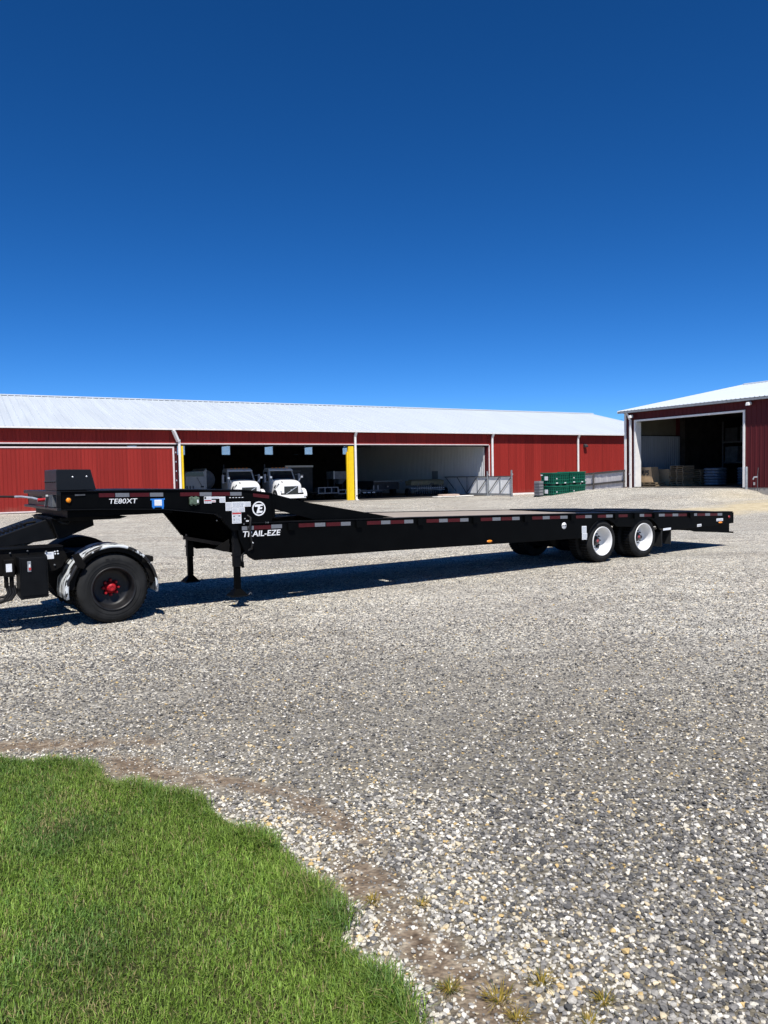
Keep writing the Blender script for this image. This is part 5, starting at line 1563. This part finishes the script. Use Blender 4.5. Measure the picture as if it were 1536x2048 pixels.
    # --- ramp from gooseneck down to the deck
    rp = [(2.602, 1.735), (3.14, 1.590), (4.95, 1.248), (4.4, 1.262), (3.35, 1.285), (2.602, 1.500)]
    MB().prism(rp, 'y', 0.08, 0.14).build('ramp_side', bl, t)
    MB().prism([(2.602, 1.735), (3.14, 1.590), (4.95, 1.248), (4.4, 1.275), (3.14, 1.52), (2.602, 1.66)], 'y', TW - 0.14, TW - 0.08).build('ramp_side', bl, t)
    MB().prism([(2.602, 1.70), (3.14, 1.557), (4.75, 1.255), (4.85, 1.268), (3.14, 1.590), (2.602, 1.735)], 'y', 0.142, TW - 0.142).build('ramp_deck', bl, t)
    for z0 in (1.455, 1.415):
        MB().bar((2.61, 0.11, z0), (3.05, 0.11, z0 - 0.02), 0.02, 0.014).build('ramp_rod', M['black_satin'], t)
    # --- main side beams with wheel arch
    ws = [(10.45, 0.465), (11.88, 0.465)]
    bot = [(1.97, 1.188), (1.99, 1.05), (2.05, 0.90), (2.15, 0.765), (2.24, 0.712), (2.66, 0.705), (5.0, 0.668), (7.4, 0.62), (9.84, 0.575)]
    a1 = [(10.45 + 0.56 * math.cos(q), 0.44 + 0.50 * math.sin(q)) for q in np.linspace(PI * 0.93, PI * 0.22, 9)]
    a2 = [(11.88 + 0.56 * math.cos(q), 0.42 + 0.48 * math.sin(q)) for q in np.linspace(PI * 0.78, PI * 0.12, 9)]
    bot2 = [(12.50, 0.655), (12.88, 0.56), (15.42, 0.60)]
    top = [(s, zd(s) - 0.001) for s in (15.42, 13.6, 11.34, 9.54, 7.4, 5.35, 3.04, 1.97)]
    side = bot + a1 + a2 + bot2 + top
    MB().prism(side, 'y', 0.0, 0.06).build('side_beam', bl, t, 0.004)
    MB().prism(side, 'y', TW - 0.06, TW).build('side_beam', bl, t, 0.004)
    MB().prism([(12.9, 0.555), (13.7, 0.53), (14.0, 0.46), (15.44, 0.355), (15.44, 0.62), (12.9, 0.64)], 'y', 0.10, 0.16).build('tail_beam', bl, t)
    MB().prism([(12.9, 0.555), (13.7, 0.53), (14.0, 0.46), (15.44, 0.355), (15.44, 0.62), (12.9, 0.64)], 'y', TW - 0.16, TW - 0.10).build('tail_beam', bl, t)
    MB().box(15.425, 15.47, 0.0, TW, 0.60, 0.875).build('tail_plate', bl, t, 0.005)
    MB().box(15.445, 15.50, 0.02, TW - 0.02, 0.345, 0.38).build('bumper_bar', bl, t)
    MB().box(15.475, 15.52, 0.05, 0.25, 0.62, 0.66).build('tail_hook', bl, t)
    for wv in (0.75, 1.75):
        MB().prism([(2.3, 0.76), (5.0, 0.70), (9.84, 0.60), (9.9, 0.80), (12.8, 0.78), (12.9, 0.60), (15.4, 0.62), (15.4, 0.80)] + [(s, zd(s) - 0.08) for s in (13.6, 11.34, 9.54, 7.4, 5.35, 3.04, 2.3)], 'y', wv, wv + 0.08).build('main_beam', bl, t)
    for s_ in np.arange(2.75, 15.3, 0.62):
        s_ = float(s_)
        MB().box(s_, s_ + 0.06, 0.065, TW - 0.065, zd(s_) - 0.16, zd(s_) - 0.062).build('crossmember', bl, t)
    # deck edge rails
    for w0, w1 in ((-0.012, 0.12), (TW - 0.12, TW + 0.012)):
        b = MB()
        for sa, sb in zip(ZS[:-1], ZS[1:]):
            za, zb = zd(sa), zd(sb)
            b.hexa([(sa, w0, za + 0.0005), (sb, w0, zb + 0.0005), (sb, w1, zb + 0.0005), (sa, w1, za + 0.0005), (sa, w0, za + 0.014), (sb, w0, zb + 0.014), (sb, w1, zb + 0.014), (sa, w1, za + 0.014)])
        b.build('edge_rail', M['black_satin'], t)
    # planks
    npl = 11
    pw = (TW - 0.26) / npl
    for k in range(npl):
        w0 = 0.13 + k * pw + 0.004
        w1 = w0 + pw - 0.008
        b = MB()
        dz = rng.uniform(-0.004, 0.004)
        knots = [4.98, 5.35, 7.4, 9.54, 9.95]
        for sa, sb in zip(knots[:-1], knots[1:]):
            za, zb = zd(sa) + dz, zd(sb) + dz
            b.hexa([(sa, w0, za - 0.045), (sb, w0, zb - 0.045), (sb, w1, zb - 0.045), (sa, w1, za - 0.045), (sa, w0, za + 0.004), (sb, w0, zb + 0.004), (sb, w1, zb + 0.004), (sa, w1, za + 0.004)])
        b.build('deck_plank', M['plank'], t)
    for sa, sb in ((9.96, 11.34), (11.345, 13.2), (13.205, 15.42)):
        za, zb = zd(sa), zd(sb)
        MB().hexa([(sa, 0.122, za - 0.03), (sb, 0.122, zb - 0.03), (sb, TW - 0.122, zb - 0.03), (sa, TW - 0.122, za - 0.03), (sa, 0.122, za), (sb, 0.122, zb), (sb, TW - 0.122, zb), (sa, TW - 0.122, za)]).build('deck_plate', M['black_satin'], t)
    MB().hexa([(2.6, 0.46, zd(2.6) - 0.03), (4.97, 0.46, zd(4.97) - 0.03), (4.97, TW - 0.122, zd(4.97) - 0.03), (2.6, TW - 0.122, zd(2.6) - 0.03), (2.6, 0.46, zd(2.6)), (4.97, 0.46, zd(4.97)), (4.97, TW - 0.122, zd(4.97)), (2.6, TW - 0.122, zd(2.6))]).build('deck_plate', M['black_satin'], t)
    for sa, sb, wa, wb, h in ((9.97, 10.95, 1.75, 2.4, 0.035), (10.15, 11.1, 0.9, 1.7, 0.03), (11.0, 12.3, 1.7, 2.45, 0.035), (11.3, 12.6, 0.3, 1.5, 0.028), (13.0, 14.1, 1.2, 2.4, 0.03)):
        MB().hexa([(sa, wa, zd(sa) + 0.001), (sb, wa, zd(sb) + 0.001), (sb, wb, zd(sb) + 0.001), (sa, wb, zd(sa) + 0.001), (sa, wa, zd(sa) + h), (sb, wa, zd(sb) + h), (sb, wb, zd(sb) + h), (sa, wb, zd(sa) + h)]).build('wheel_cover', M['black_satin'], t)
    # stake pockets
    for s_ in (2.86, 4.14, 5.44, 6.74, 8.08, 9.43, 10.84, 11.50, 12.22, 13.60):
        p = MB().box(s_ - 0.055, s_ + 0.055, -0.045, -0.006, zd(s_) - 0.13, zd(s_) - 0.012)
        p.build('stake_pocket', bl, t, 0.004)
    # tape
    gn = [('R', -0.06, 0.15), ('W', 0.16, 0.35), ('R', 0.36, 0.63), ('W', 0.64, 0.83), ('R', 1.08, 1.37), ('W', 1.375, 1.56), ('R', 1.565, 1.85), ('W', 1.855, 2.04)]
    for c_, s0, s1 in gn:
        z = 1.767 - (s0 + 0.1) * 0.020
        decal(t, s0, s1, z, z + 0.055, M['tape_red' if c_ == 'R' else 'tape_white'], -0.003, -0.02, 'reflective_tape')
    decal(t, 2.23, 2.50, 1.70, 1.752, M['tape_red'], -0.003, -0.14, 'reflective_tape')
    dk = [('W', 2.03, 2.12), ('W', 2.14, 2.225), ('R', 2.23, 2.52), ('W', 2.525, 2.71), ('R', 3.01, 3.30), ('W', 3.305, 3.50), ('R', 3.52, 3.79), ('W', 3.80, 3.99), ('R', 4.32, 4.60), ('W', 4.61, 4.805), ('R', 4.81, 5.10), ('W', 5.105, 5.30), ('R', 5.60, 5.885), ('W', 5.89, 6.09), ('R', 6.10, 6.385), ('W', 6.39, 6.59), ('R', 6.90, 7.195), ('W', 7.20, 7.41), ('R', 7.43, 7.715), ('W', 7.72, 7.92), ('R', 8.27, 8.565), ('W', 8.57, 8.77), ('R', 8.78, 9.08), ('W', 9.085, 9.30), ('R', 9.56, 9.845), ('W', 9.85, 10.05), ('R', 10.25, 10.52), ('W', 10.525, 10.74), ('R', 10.94, 11.25), ('W', 11.68, 11.835), ('R', 11.84, 12.11), ('W', 12.38, 12.595), ('R', 12.60, 12.895), ('W', 12.90, 13.12), ('R', 13.13, 13.46), ('W', 13.76, 13.88), ('R', 13.90, 14.215), ('W', 14.22, 14.425), ('R', 14.43, 14.745), ('W', 14.75, 14.95)]
    for c_, s0, s1 in dk:
        z = zd((s0 + s1) / 2) - 0.088
        if s0 < 2.6:
            z = zd(2.3) - 0.096
        sl = (zd(s1) - zd(s0)) / (s1 - s0) if s0 > 2.05 else -0.018
        decal(t, s0, s1, z, z + 0.062, M['tape_red' if c_ == 'R' else 'tape_white'], -0.003, sl, 'reflective_tape')
    # lettering and emblem
    lettering('model_lettering', 'TE80XT', t, 0.075, -0.002, 1.672, 0.385, 0.068, M['white_vinyl'], 0.14, 0.004, -0.015)
    lettering('maker_lettering', 'TRAIL-EZE', t, 2.045, -0.002, 1.085, 0.64, 0.088, M['white_vinyl'], 0.16, 0.014, -0.01)
    em = MB()
    n_ = 40
    vs_ = []
    for k in range(n_):
        a = 2 * PI * k / n_
        for r in (0.093, 0.112):
            vs_.append((r * math.cos(a), 0, r * math.sin(a)))
            vs_.append((r * math.cos(a), -0.004, r * math.sin(a)))
    fs = []
    for k in range(n_):
        i, j = 4 * k, 4 * ((k + 1) % n_)
        fs += [(i + 1, i + 3, j + 3, j + 1), (i, i + 1, j + 1, j), (i + 2, j + 2, j + 3, i + 3)]
    eo = em.add(vs_, fs).build('emblem', M['white_vinyl'], t, loc=(2.322, -0.002, 1.512))
    q = MB()
    def glyph(pts):
        q.prism([(x * 0.001, z * 0.001) for x, z in pts], 'y', -0.004, 0.0)
    glyph([(-72, 40), (-64, 58), (-50, 66), (58, 66), (70, 52), (66, 40), (26, 40), (22, 28), (-8, -72), (-44, -72), (-14, 22), (-22, 30), (-60, 30)])
    glyph([(22, 18), (58, 18), (50, -8), (12, -8)])
    glyph([(8, -18), (14, -36), (66, -36), (58, -58), (44, -68), (-2, -68)])
    q.build('emblem_letters', M['white_vinyl'], eo)
    # paper stickers
    sb = decal(t, 0.665, 0.835, 1.598, 1.722, M['blue'], -0.003, -0.015, 'taped_notice')
    for x0, x1, z0, z1 in ((0.645, 0.664, 1.700, 1.722), (0.836, 0.850, 1.70, 1.724), (0.675, 0.70, 1.583, 1.597), (0.805, 0.83, 1.570, 1.597)):
        decal(sb, x0, x1, z0, z1, M['blue'], -0.003, 0, 'tape_end')
    printed(sb, 0.70, 0.805, 1.620, 1.705, 4, 'white_vinyl', None, -0.0065, -0.015, 'paper', 1)
    gb = MB().box(1.205, 1.355, -0.05, -0.003, 1.615, 1.725).build('document_box', M['green_box'], t, 0.012)
    MB().box(1.315, 1.335, -0.058, -0.05, 1.64, 1.685).build('latch', M['paper'], gb)
    for x in (1.225, 1.29):
        MB().box(x, x + 0.03, -0.04, -0.01, 1.725, 1.737).box(x, x + 0.02, -0.04, -0.01, 1.603, 1.615).build('clip', M['green_box'], gb)
    printed(t, 1.44, 1.555, 1.625, 1.728, 5, 'paper', None, -0.003, -0.02, 'ink', 2)
    decal(t, 1.445, 1.55, 1.660, 1.674, M['ink_red'], -0.0066, -0.02, 'red_line', 0.001)
    decal(t, 1.445, 1.472, 1.690, 1.722, M['ink_dark'], -0.0066, -0.02, 'pictogram', 0.001)
    printed(t, 1.558, 1.62, 1.637, 1.672, 2, 'paper', None, -0.003, -0.02, 'ink_red', 3)
    printed(t, 1.558, 1.68, 1.690, 1.722, 2, 'paper', None, -0.003, -0.02, 'ink', 4)
    printed(t, 1.682, 1.775, 1.628, 1.718, 4, 'paper', None, -0.003, -0.02, 'ink', 5)
    for k in range(5):
        decal(t, 1.84 + 0.05 * k, 1.865 + 0.05 * k, 1.693 - 0.001 * k, 1.703 - 0.001 * k, M['paper'], -0.003, 0, 'serial_digit')
    printed(t, 1.775, 1.87, 1.500, 1.630, 7, 'paper', None, -0.003, -0.01, 'ink', 6)
    printed(t, 1.873, 2.085, 1.548, 1.632, 5, 'paper', None, -0.003, -0.01, 'ink', 7)
    printed(t, 2.088, 2.185, 1.552, 1.628, 4, 'paper', None, -0.003, -0.01, 'ink', 8)
    printed(t, 1.875, 1.975, 1.475, 1.545, 4, 'paper', None, -0.003, -0.01, 'ink', 9)
    printed(t, 1.978, 2.085, 1.473, 1.544, 4, 'paper', None, -0.003, -0.01, 'ink', 10)
    w_ = printed(t, 1.875, 2.025, 1.302, 1.470, 7, 'paper', 'ink_red', -0.003, -0.005, 'ink', 11)
    for x0, x1, z0, z1 in ((1.895, 1.918, 1.405, 1.418), (1.98, 2.003, 1.409, 1.421), (1.895, 1.918, 1.352, 1.364)):
        decal(w_, x0, x1, z0, z1, M['ink_dark'], -0.0068, 0, 'pictogram', 0.001)
    printed(t, 9.74, 9.885, 0.685, 0.835, 5, 'paper', None, -0.003, -0.03, 'ink', 12)
    printed(t, 9.745, 9.905, 0.545, 0.682, 6, 'paper', None, -0.003, -0.03, 'ink', 13)
    printed(t, 14.70, 14.985, 0.685, 0.752, 1, 'paper', None, -0.003, -0.01, 'ink_dark', 14)
    printed(t, 13.885, 14.06, 0.59, 0.65, 1, 'paper', None, -0.003, 0.03, 'ink_dark', 15)
    decal(t, 12.54, 12.835, 0.578, 0.628, M['paper'], -0.003, 0.02, 'sticker')
    # amber and red lamps
    def lamp(s_, z, rw, rh, m, nm, bez=True):
        b = MB().lathe([(0.0, -0.030), (0.7, -0.028), (0.95, -0.018), (1.0, -0.004)], 0, 0, 18)
        b.v = [(x * rw + s_, y, zz * rh + z) for x, y, zz in b.v]
        o = b.build(nm, m, t)
        if bez:
            r = MB().lathe([(1.0, -0.003), (1.05, -0.014), (1.25, -0.012), (1.28, -0.002)], 0, 0, 18)
            r.v = [(x * rw + s_, y, zz * rh + z) for x, y, zz in r.v]
            r.build('bezel', M['black_satin'], o)
    lamp(-0.455, 1.738, 0.034, 0.034, M['amber'], 'marker_lamp')
    lamp(7.11, 0.688, 0.068, 0.026, M['amber'], 'marker_lamp')
    lamp(14.86, 0.648, 0.085, 0.022, M['amber'], 'marker_lamp')
    lamp(15.24, 0.772, 0.04, 0.035, M['red_lens'], 'marker_lamp')
    MB().box(-0.37, -0.24, -0.012, -0.002, 1.795, 1.815).build('name_plate', M['steel_dark'], t)
    # round white emblem with pedestrian-free cross bars
    d = MB().lathe([(0.0, -0.004), (0.068, -0.004), (0.070, 0.0)], 9.20, 0.872, 24).build('round_decal', M['white_vinyl'], t)
    MB().box(9.13, 9.27, -0.0062, -0.0045, 0.862, 0.874).box(9.15, 9.18, -0.0062, -0.0045, 0.876, 0.893).box(9.21, 9.25, -0.0062, -0.0045, 0.878, 0.890).build('decal_mark', M['ink_dark'], d)
    # wheel arch trim with shiny curved guard
    for (cx, cz, q0, q1) in ((10.45, 0.44, PI * 0.93, PI * 0.62),):
        b = MB()
        pr = [(cx + 0.575 * math.cos(q), cz + 0.515 * math.sin(q)) for q in np.linspace(q0, q1, 10)]
        pi_ = [(cx + 0.555 * math.cos(q), cz + 0.495 * math.sin(q)) for q in np.linspace(q1, q0, 10)]
        b.prism(pr + pi_, 'y', -0.02, 0.05)
        b.build('arch_guard', M['black_satin'], t)
    # landing legs
    for w0 in (0.06, 2.12):
        lg = MB().box(1.885, 2.00, w0 + 0.01, w0 + 0.11, 0.62, 1.20)
        lo = lg.build('landing_leg', M['black_satin'], t, 0.008, loc=(0.04, 0, 0))
        MB().box(1.897, 1.988, w0 + 0.02, w0 + 0.10, 0.285, 0.618).build('inner_leg', M['black'], lo, 0.006)
        MB().box(1.875, 2.01, w0, w0 + 0.12, 0.79, 0.812).build('collar', M['black_satin'], lo)
        MB().hexa([(1.82, w0 - 0.05, 0.192), (2.06, w0 - 0.05, 0.192), (2.06, w0 + 0.19, 0.192), (1.82, w0 + 0.19, 0.192), (1.897, w0 + 0.02, 0.284), (1.988, w0 + 0.02, 0.284), (1.988, w0 + 0.10, 0.284), (1.897, w0 + 0.10, 0.284)]).build('shoe', M['black'], lo)
        MB().box(1.815, 2.07, w0 - 0.075, w0 + 0.20, 0.170, 0.190).build('foot_plate', M['black_satin'], lo)
        MB().tube([(2.07, w0 - 0.07, 0.19), (2.10, w0 - 0.075, 0.225), (2.12, w0 - 0.07, 0.19)], 0.008, 6).build('foot_ring', M['steel_dark'], lo)
    MB().bar((1.94, 0.2, 0.95), (1.94, 2.3, 0.95), 0.06).build('leg_shaft', bl, t)
    MB().prism([(1.62, 0.93), (1.86, 1.06), (1.86, 0.86), (1.75, 0.88)], 'y', 0.10, 0.12).build('leg_gusset', M['black_frame'], t)
    MB().tube([(2.13, 0.02, 1.42), (2.16, -0.05, 1.38), (2.14, -0.05, 1.20), (2.16, -0.045, 1.05), (2.18, -0.04, 0.97), (2.17, -0.03, 0.90), (2.10, 0.05, 0.855), (2.055, 0.06, 0.80), (2.05, 0.06, 0.70), (2.058, 0.06, 0.615)], 0.017, 8).build('hanging_hose', M['hose'], t)
    MB().tube([(2.05, 0.06, 0.70), (2.056, 0.06, 0.61)], 0.024, 8).build('hose_end', M['black'], t)
    MB().lathe([(0.0, -0.072), (0.010, -0.072), (0.012, -0.064)], 2.18, 0.99, 8).build('bolt', M['chrome'], t)
    for x, z in ((2.085, 1.365), (2.065, 1.285), (2.435, 1.288), (2.47, 1.286)):
        MB().lathe([(0.0, -0.012), (0.010, -0.012), (0.012, -0.001)], x, z, 8).build('bolt', M['steel'], t)
    MB().box(2.10, 2.14, -0.02, -0.003, 1.32, 1.34).build('tag', M['paper'], t)
    # running gear
    for s_ in (10.45, 11.88):
        for side, w0 in ((-1, 0.05), (1, TW - 0.05)):
            wheel(t, s_, w0, 0.465, 0.462, M['white_rim'] if side < 0 else M['black_rim'], side, M['red_hub'], 0.26, hub_r=0.108, hole_at=-0.95 if s_ < 11 else -0.13)
            wheel(t, s_, w0 + (0.31 if side < 0 else -0.31), 0.465, 0.462, M['black_rim'], side, M['red_hub'], 0.26)
        MB().tube([(s_, 0.2, 0.465), (s_, TW - 0.2, 0.465)], 0.07, 12).build('axle', bl, t)
        MB().box(s_ - 0.45, s_ + 0.45, 0.76, 0.84, 0.52, 0.60).build('spring', bl, t)
        MB().box(s_ - 0.45, s_ + 0.45, 1.74, 1.82, 0.52, 0.60).build('spring', bl, t)
    MB().lathe([(0.0, 0.55), (0.14, 0.56), (0.16, 0.6), (0.16, 1.3), (0.0, 1.35)], 9.55, 0.52, 16).build('air_tank', bl, t)
    MB().box(12.50, 12.54, 0.02, 0.62, 0.20, 0.58).build('mud_flap', M['rubber'], t)
    MB().box(12.50, 12.54, TW - 0.62, TW - 0.02, 0.20, 0.58).build('mud_flap', M['rubber'], t)
    MB().box(12.48, 12.90, 0.03, 0.60, 0.545, 0.575).build('flap_bracket', bl, t)
    MB().box(12.84, 12.88, 0.02, 0.62, 0.24, 0.543).build('mud_flap', M['rubber'], t)
    return t
trailer()

# ------------------------------------------------------------------ yard tractor (only its rear reaches the picture)
def tractor():
    t = empty('yard_tractor', 'black yard tractor with flaking rear fender, red hub and raised fifth wheel boom', 'tractor', TA, TY)
    sat, frm = M['black_satin'], M['black_frame']
    C = 0.10
    RZ = 0.485
    # dual wheels
    for side, w0, hm in ((-1, 0.03, M['red_hub']), (1, 2.50, M['red_hub'])):
        wo = wheel(t, C, w0, RZ, 0.484, M['black_rim'], side, hm, 0.27, 0.16, 0.305, 'wheel', 8, 0.085, False)
        wheel(t, C, w0 + (0.32 if side < 0 else -0.32), RZ, 0.484, M['black_rim'], side, hm, 0.27, 0.16, 0.305, 'wheel', 8, 0.085, False)
        if side < 0:
            me = text_mesh('R54', 0.20, 0.05, 0.0, 0.0)
            me.materials.clear()
            me.materials.append(M['rubber'])
            place('sidewall_lettering', me, (-0.10, -0.022, 0.375), wo)
            MB().lathe([(0.0, 0.082), (0.022, 0.082), (0.024, 0.076), (0.045, 0.077), (0.052, 0.083), (0.056, 0.11)], 0, 0, 8, False).build('hub_cap', M['red_hub'], wo)
    MB().tube([(C, 0.2, RZ), (C, 2.3, RZ)], 0.10, 14).build('axle', frm, t)
    MB().lathe([(0.0, 0.95), (0.15, 0.98), (0.24, 1.1), (0.24, 1.4), (0.15, 1.5), (0.0, 1.52)], C, RZ, 20).build('differential', frm, t)
    # fenders: half rings of bent sheet with rolled edges
    for w0, w1 in ((-0.01, 0.60), (1.93, 2.54)):
        vs_, fs = [], []
        n = 26
        q0, q1 = PI * 1.045, -0.16
        for k in range(n + 1):
            a = q0 + (q1 - q0) * k / n
            rr = 0.615 + (0.02 if k < 4 else 0.0)
            for r_, w_ in ((rr - 0.035, w0 - 0.004), (rr, w0), (rr + 0.008, w0 + 0.06), (rr + 0.006, (w0 + w1) / 2), (rr + 0.008, w1 - 0.06), (rr, w1), (rr - 0.035, w1 + 0.004)):
                vs_.append((C + r_ * math.cos(a), w_, RZ + r_ * math.sin(a)))
        for k in range(n):
            for j in range(6):
                fs.append((k * 7 + j, (k + 1) * 7 + j, (k + 1) * 7 + j + 1, k * 7 + j + 1))
        o = MB().add(vs_, fs, True).build('fender', M['fender'] if w0 < 0.5 else M['black_frame'], t)
        sm = o.modifiers.new('thickness', 'SOLIDIFY')
        sm.thickness = 0.006
    arc_o = [(C + 0.602 * math.cos(q), RZ + 0.602 * math.sin(q)) for q in np.linspace(PI * 0.98, PI * 0.02, 24)]
    arc_i = [(C + 0.515 * math.cos(q), RZ + 0.515 * math.sin(q)) for q in np.linspace(PI * 0.02, PI * 0.98, 24)]
    MB().prism(arc_o + arc_i, 'y', 0.05, 0.075).build('fender_lip', frm, t)
    half = [(C + 0.60 * math.cos(q), RZ + 0.60 * math.sin(q)) for q in np.linspace(PI, 0, 24)]
    MB().prism(half, 'y', 1.88, 1.92).build('wheel_well', frm, t)
    MB().prism(half, 'y', 0.585, 0.615).build('wheel_well', frm, t)
    # fender bracket
    MB().prism([(-0.44, 0.99), (-0.36, 1.03), (-0.27, 0.85), (-0.30, 0.80), (-0.38, 0.83)], 'y', -0.03, -0.012).build('fender_bracket', frm, t)
    MB().box(0.50, 0.66, 0.0, 0.3, 0.82, 0.90).build('fender_bracket', frm, t, 0.01)
    # frame rails and deck side
    for w0 in (0.62, 1.88):
        MB().box(-3.6, 0.30, w0, w0 + 0.09, 0.72, 0.98).build('frame_rail', frm, t, 0.006)
    sp = [(-3.0, 0.78), (-0.62, 0.78), (-0.52, 0.83), (-0.46, 0.98), (-0.515, 1.10), (-3.0, 1.125)]
    MB().prism(sp, 'y', 0.22, 0.30).build('side_panel', frm, t, 0.008)
    MB().prism([(-3.0, 1.126), (-0.515, 1.101), (-0.50, 1.118), (-3.0, 1.145)], 'y', 0.19, 0.60).build('top_ledge', sat, t)
    for s_, z_ in ((-0.95, 1.075), (-1.16, 1.06), (-0.72, 1.05), (-0.62, 0.86)):
        MB().lathe([(0.0, 0.20), (0.012, 0.20), (0.014, 0.219)], s_, z_, 8).build('bolt', M['steel_dark'], t)
    MB().prism([(-0.70, 0.72), (-0.42, 0.72), (-0.42, 0.30), (-0.48, 0.28)], 'y', 0.62, 0.66).build('torque_arm', frm, t)
    # label plate (left blank where a machine code is)
    p = decal(t, -0.735, -0.625, 0.945, 1.04, M['paper'], 0.218, 0.02, 'notice_label')
    MB().box(-0.70, -0.655, 0.2135, 0.2148, 1.013, 1.021).build('print_lines', M['ink'], p)
    for x, z in ((-0.61, 1.04), (-0.605, 1.01), (-0.575, 1.045), (-0.57, 1.01)):
        MB().lathe([(0.0, 0.212), (0.011, 0.212), (0.012, 0.219)], x, z, 8).build('bolt', M['paper'], t)
    # electrical cabinet
    c = MB().hexa([(-1.08, 0.03, 0.45), (-0.74, 0.03, 0.46), (-0.72, 0.22, 0.50), (-1.10, 0.22, 0.50), (-1.08, 0.03, 1.00), (-0.74, 0.03, 1.00), (-0.72, 0.22, 1.02), (-1.10, 0.22, 1.02)])
    co = c.build('cabinet', sat, t, 0.008)
    MB().box(-1.055, -0.762, 0.020, 0.029, 0.50, 0.985).build('door', sat, co, 0.003)
    h = MB().box(-0.990, -0.945, 0.004, 0.0195, 0.815, 0.955).build('latch', M['steel'], co, 0.006)
    MB().box(-0.975, -0.955, -0.002, 0.0035, 0.875, 0.915).build('latch_mark', M['paper'], h)
    MB().box(-0.975, -0.950, -0.002, 0.0035, 0.838, 0.874).build('latch_mark', M['ink_red'], h)
    # filter unit with hoses at the picture edge
    f = MB().box(-1.26, -1.13, 0.08, 0.22, 0.76, 0.99).build('filter_head', frm, t, 0.01)
    decal(f, -1.235, -1.165, 0.83, 0.935, M['paper'], 0.077, 0, 'label')
    for s_ in (-1.23, -1.165):
        MB().tube([(s_, 0.14, 0.76), (s_, 0.14, 0.62)], 0.028, 10).build('filter', frm, t)
    for k, (s_, e) in enumerate(((-1.23, (-1.55, 0.16, 0.44)), (-1.165, (-1.50, 0.22, 0.40)), (-1.14, (-1.45, 0.3, 0.52)), (-1.2, (-1.40, 0.10, 0.36)))):
        MB().tube([(s_, 0.14, 0.64), (s_ + 0.02, 0.13, 0.55), (s_ - 0.04, 0.13, 0.46), ((s_ + e[0]) / 2 - 0.02, 0.15, 0.40 + 0.02 * k), e], 0.020, 8).build('hose', M['hose'], t)
    MB().tube([(-1.08, 0.20, 0.58), (-1.25, 0.18, 0.50), (-1.5, 0.2, 0.47)], 0.018, 8).build('hose', M['hose'], t)
    # lift boom, raised
    bm_ = [(-2.6, 0.80), (-0.64, 1.155), (-0.52, 1.19), (-0.70, 1.500), (-0.80, 1.50), (-2.6, 0.98)]
    MB().prism([(-2.6, 0.84), (-1.25, 1.10), (-0.50, 1.185), (-0.625, 1.462), (-1.25, 1.252), (-2.6, 0.80)], 'y', 0.66, 0.74).build('lift_boom', sat, t, 0.008)
    MB().prism([(-2.6, 0.84), (-1.25, 1.10), (-0.50, 1.185), (-0.625, 1.462), (-1.25, 1.252), (-2.6, 0.80)], 'y', 1.66, 1.74).build('lift_boom', sat, t, 0.008)
    MB().hexa([(-2.6, 0.742, 0.78), (-0.65, 0.742, 1.435), (-0.65, 1.658, 1.435), (-2.6, 1.658, 0.78), (-2.6, 0.742, 0.795), (-0.65, 0.742, 1.452), (-0.65, 1.658, 1.452), (-2.6, 1.658, 0.795)]).build('boom_plate', sat, t)
    for k in range(9):
        s_ = -1.32 + k * 0.055
        MB().box(s_, s_ + 0.028, 0.85, 1.25, 0.8 + (s_ + 2.6) * 0.3365 + 0.000, 0.8 + (s_ + 2.6) * 0.3365 + 0.022).build('grip_bar', frm, t)
    MB().tube([(-0.90, 0.80, 1.40), (-0.86, 0.78, 1.42), (-0.74, 0.78, 1.435)], 0.018, 8).build('grease_line', frm, t)
    # fifth wheel and its carrier
    MB().prism([(-0.58, 1.47), (-0.50, 1.185), (-0.42, 1.19), (0.0, 1.35), (-0.01, 1.43), (-0.05, 1.50), (-0.55, 1.50)], 'y', 0.58, 1.95).build('fifth_wheel_carrier', frm, t, 0.01)
    MB().prism([(-0.58, 1.475), (-0.30, 1.502), (0.42, 1.47), (0.30, 1.44), (-0.50, 1.44)], 'y', 0.35, 2.15).build('fifth_wheel', frm, t, 0.006)
    MB().tube([(-0.5, 0.55, 1.46), (-0.45, 0.45, 1.41), (-0.38, 0.5, 1.40), (-0.33, 0.55, 1.45)], 0.02, 8).build('hose', M['hose'], t)
    MB().tube([(-1.5, 1.05, 0.85), (-0.6, 1.05, 1.25)], 0.06, 12).build('lift_cylinder', M['steel_dark'], t)
    MB().box(-0.2, 0.28, 0.72, 1.86, 0.74, 0.96).build('rear_crossmember', frm, t)
    # front half beyond the left picture edge
    MB().hexa([(-4.9, 0.1, 0.75), (-3.3, 0.1, 0.75), (-3.3, 1.5, 0.75), (-4.9, 1.5, 0.75), (-4.7, 0.12, 2.9), (-3.35, 0.12, 2.9), (-3.35, 1.48, 2.9), (-4.7, 1.48, 2.9)]).build('cab', M['truck_white'], t, 0.04)
    MB().hexa([(-4.6, 0.085, 1.6), (-3.55, 0.085, 1.6), (-3.55, 0.099, 1.6), (-4.6, 0.099, 1.6), (-4.5, 0.10, 2.6), (-3.55, 0.10, 2.6), (-3.55, 0.112, 2.6), (-4.5, 0.112, 2.6)]).build('side_window', M['glass'], t)
    for side, w0 in ((-1, 0.03), (1, 2.50)):
        wheel(t, -3.6, w0, RZ, 0.484, M['black_rim'], side, M['red_hub'], 0.27, 0.05, 0.305, 'wheel', 8, 0.085, False)
tractor()
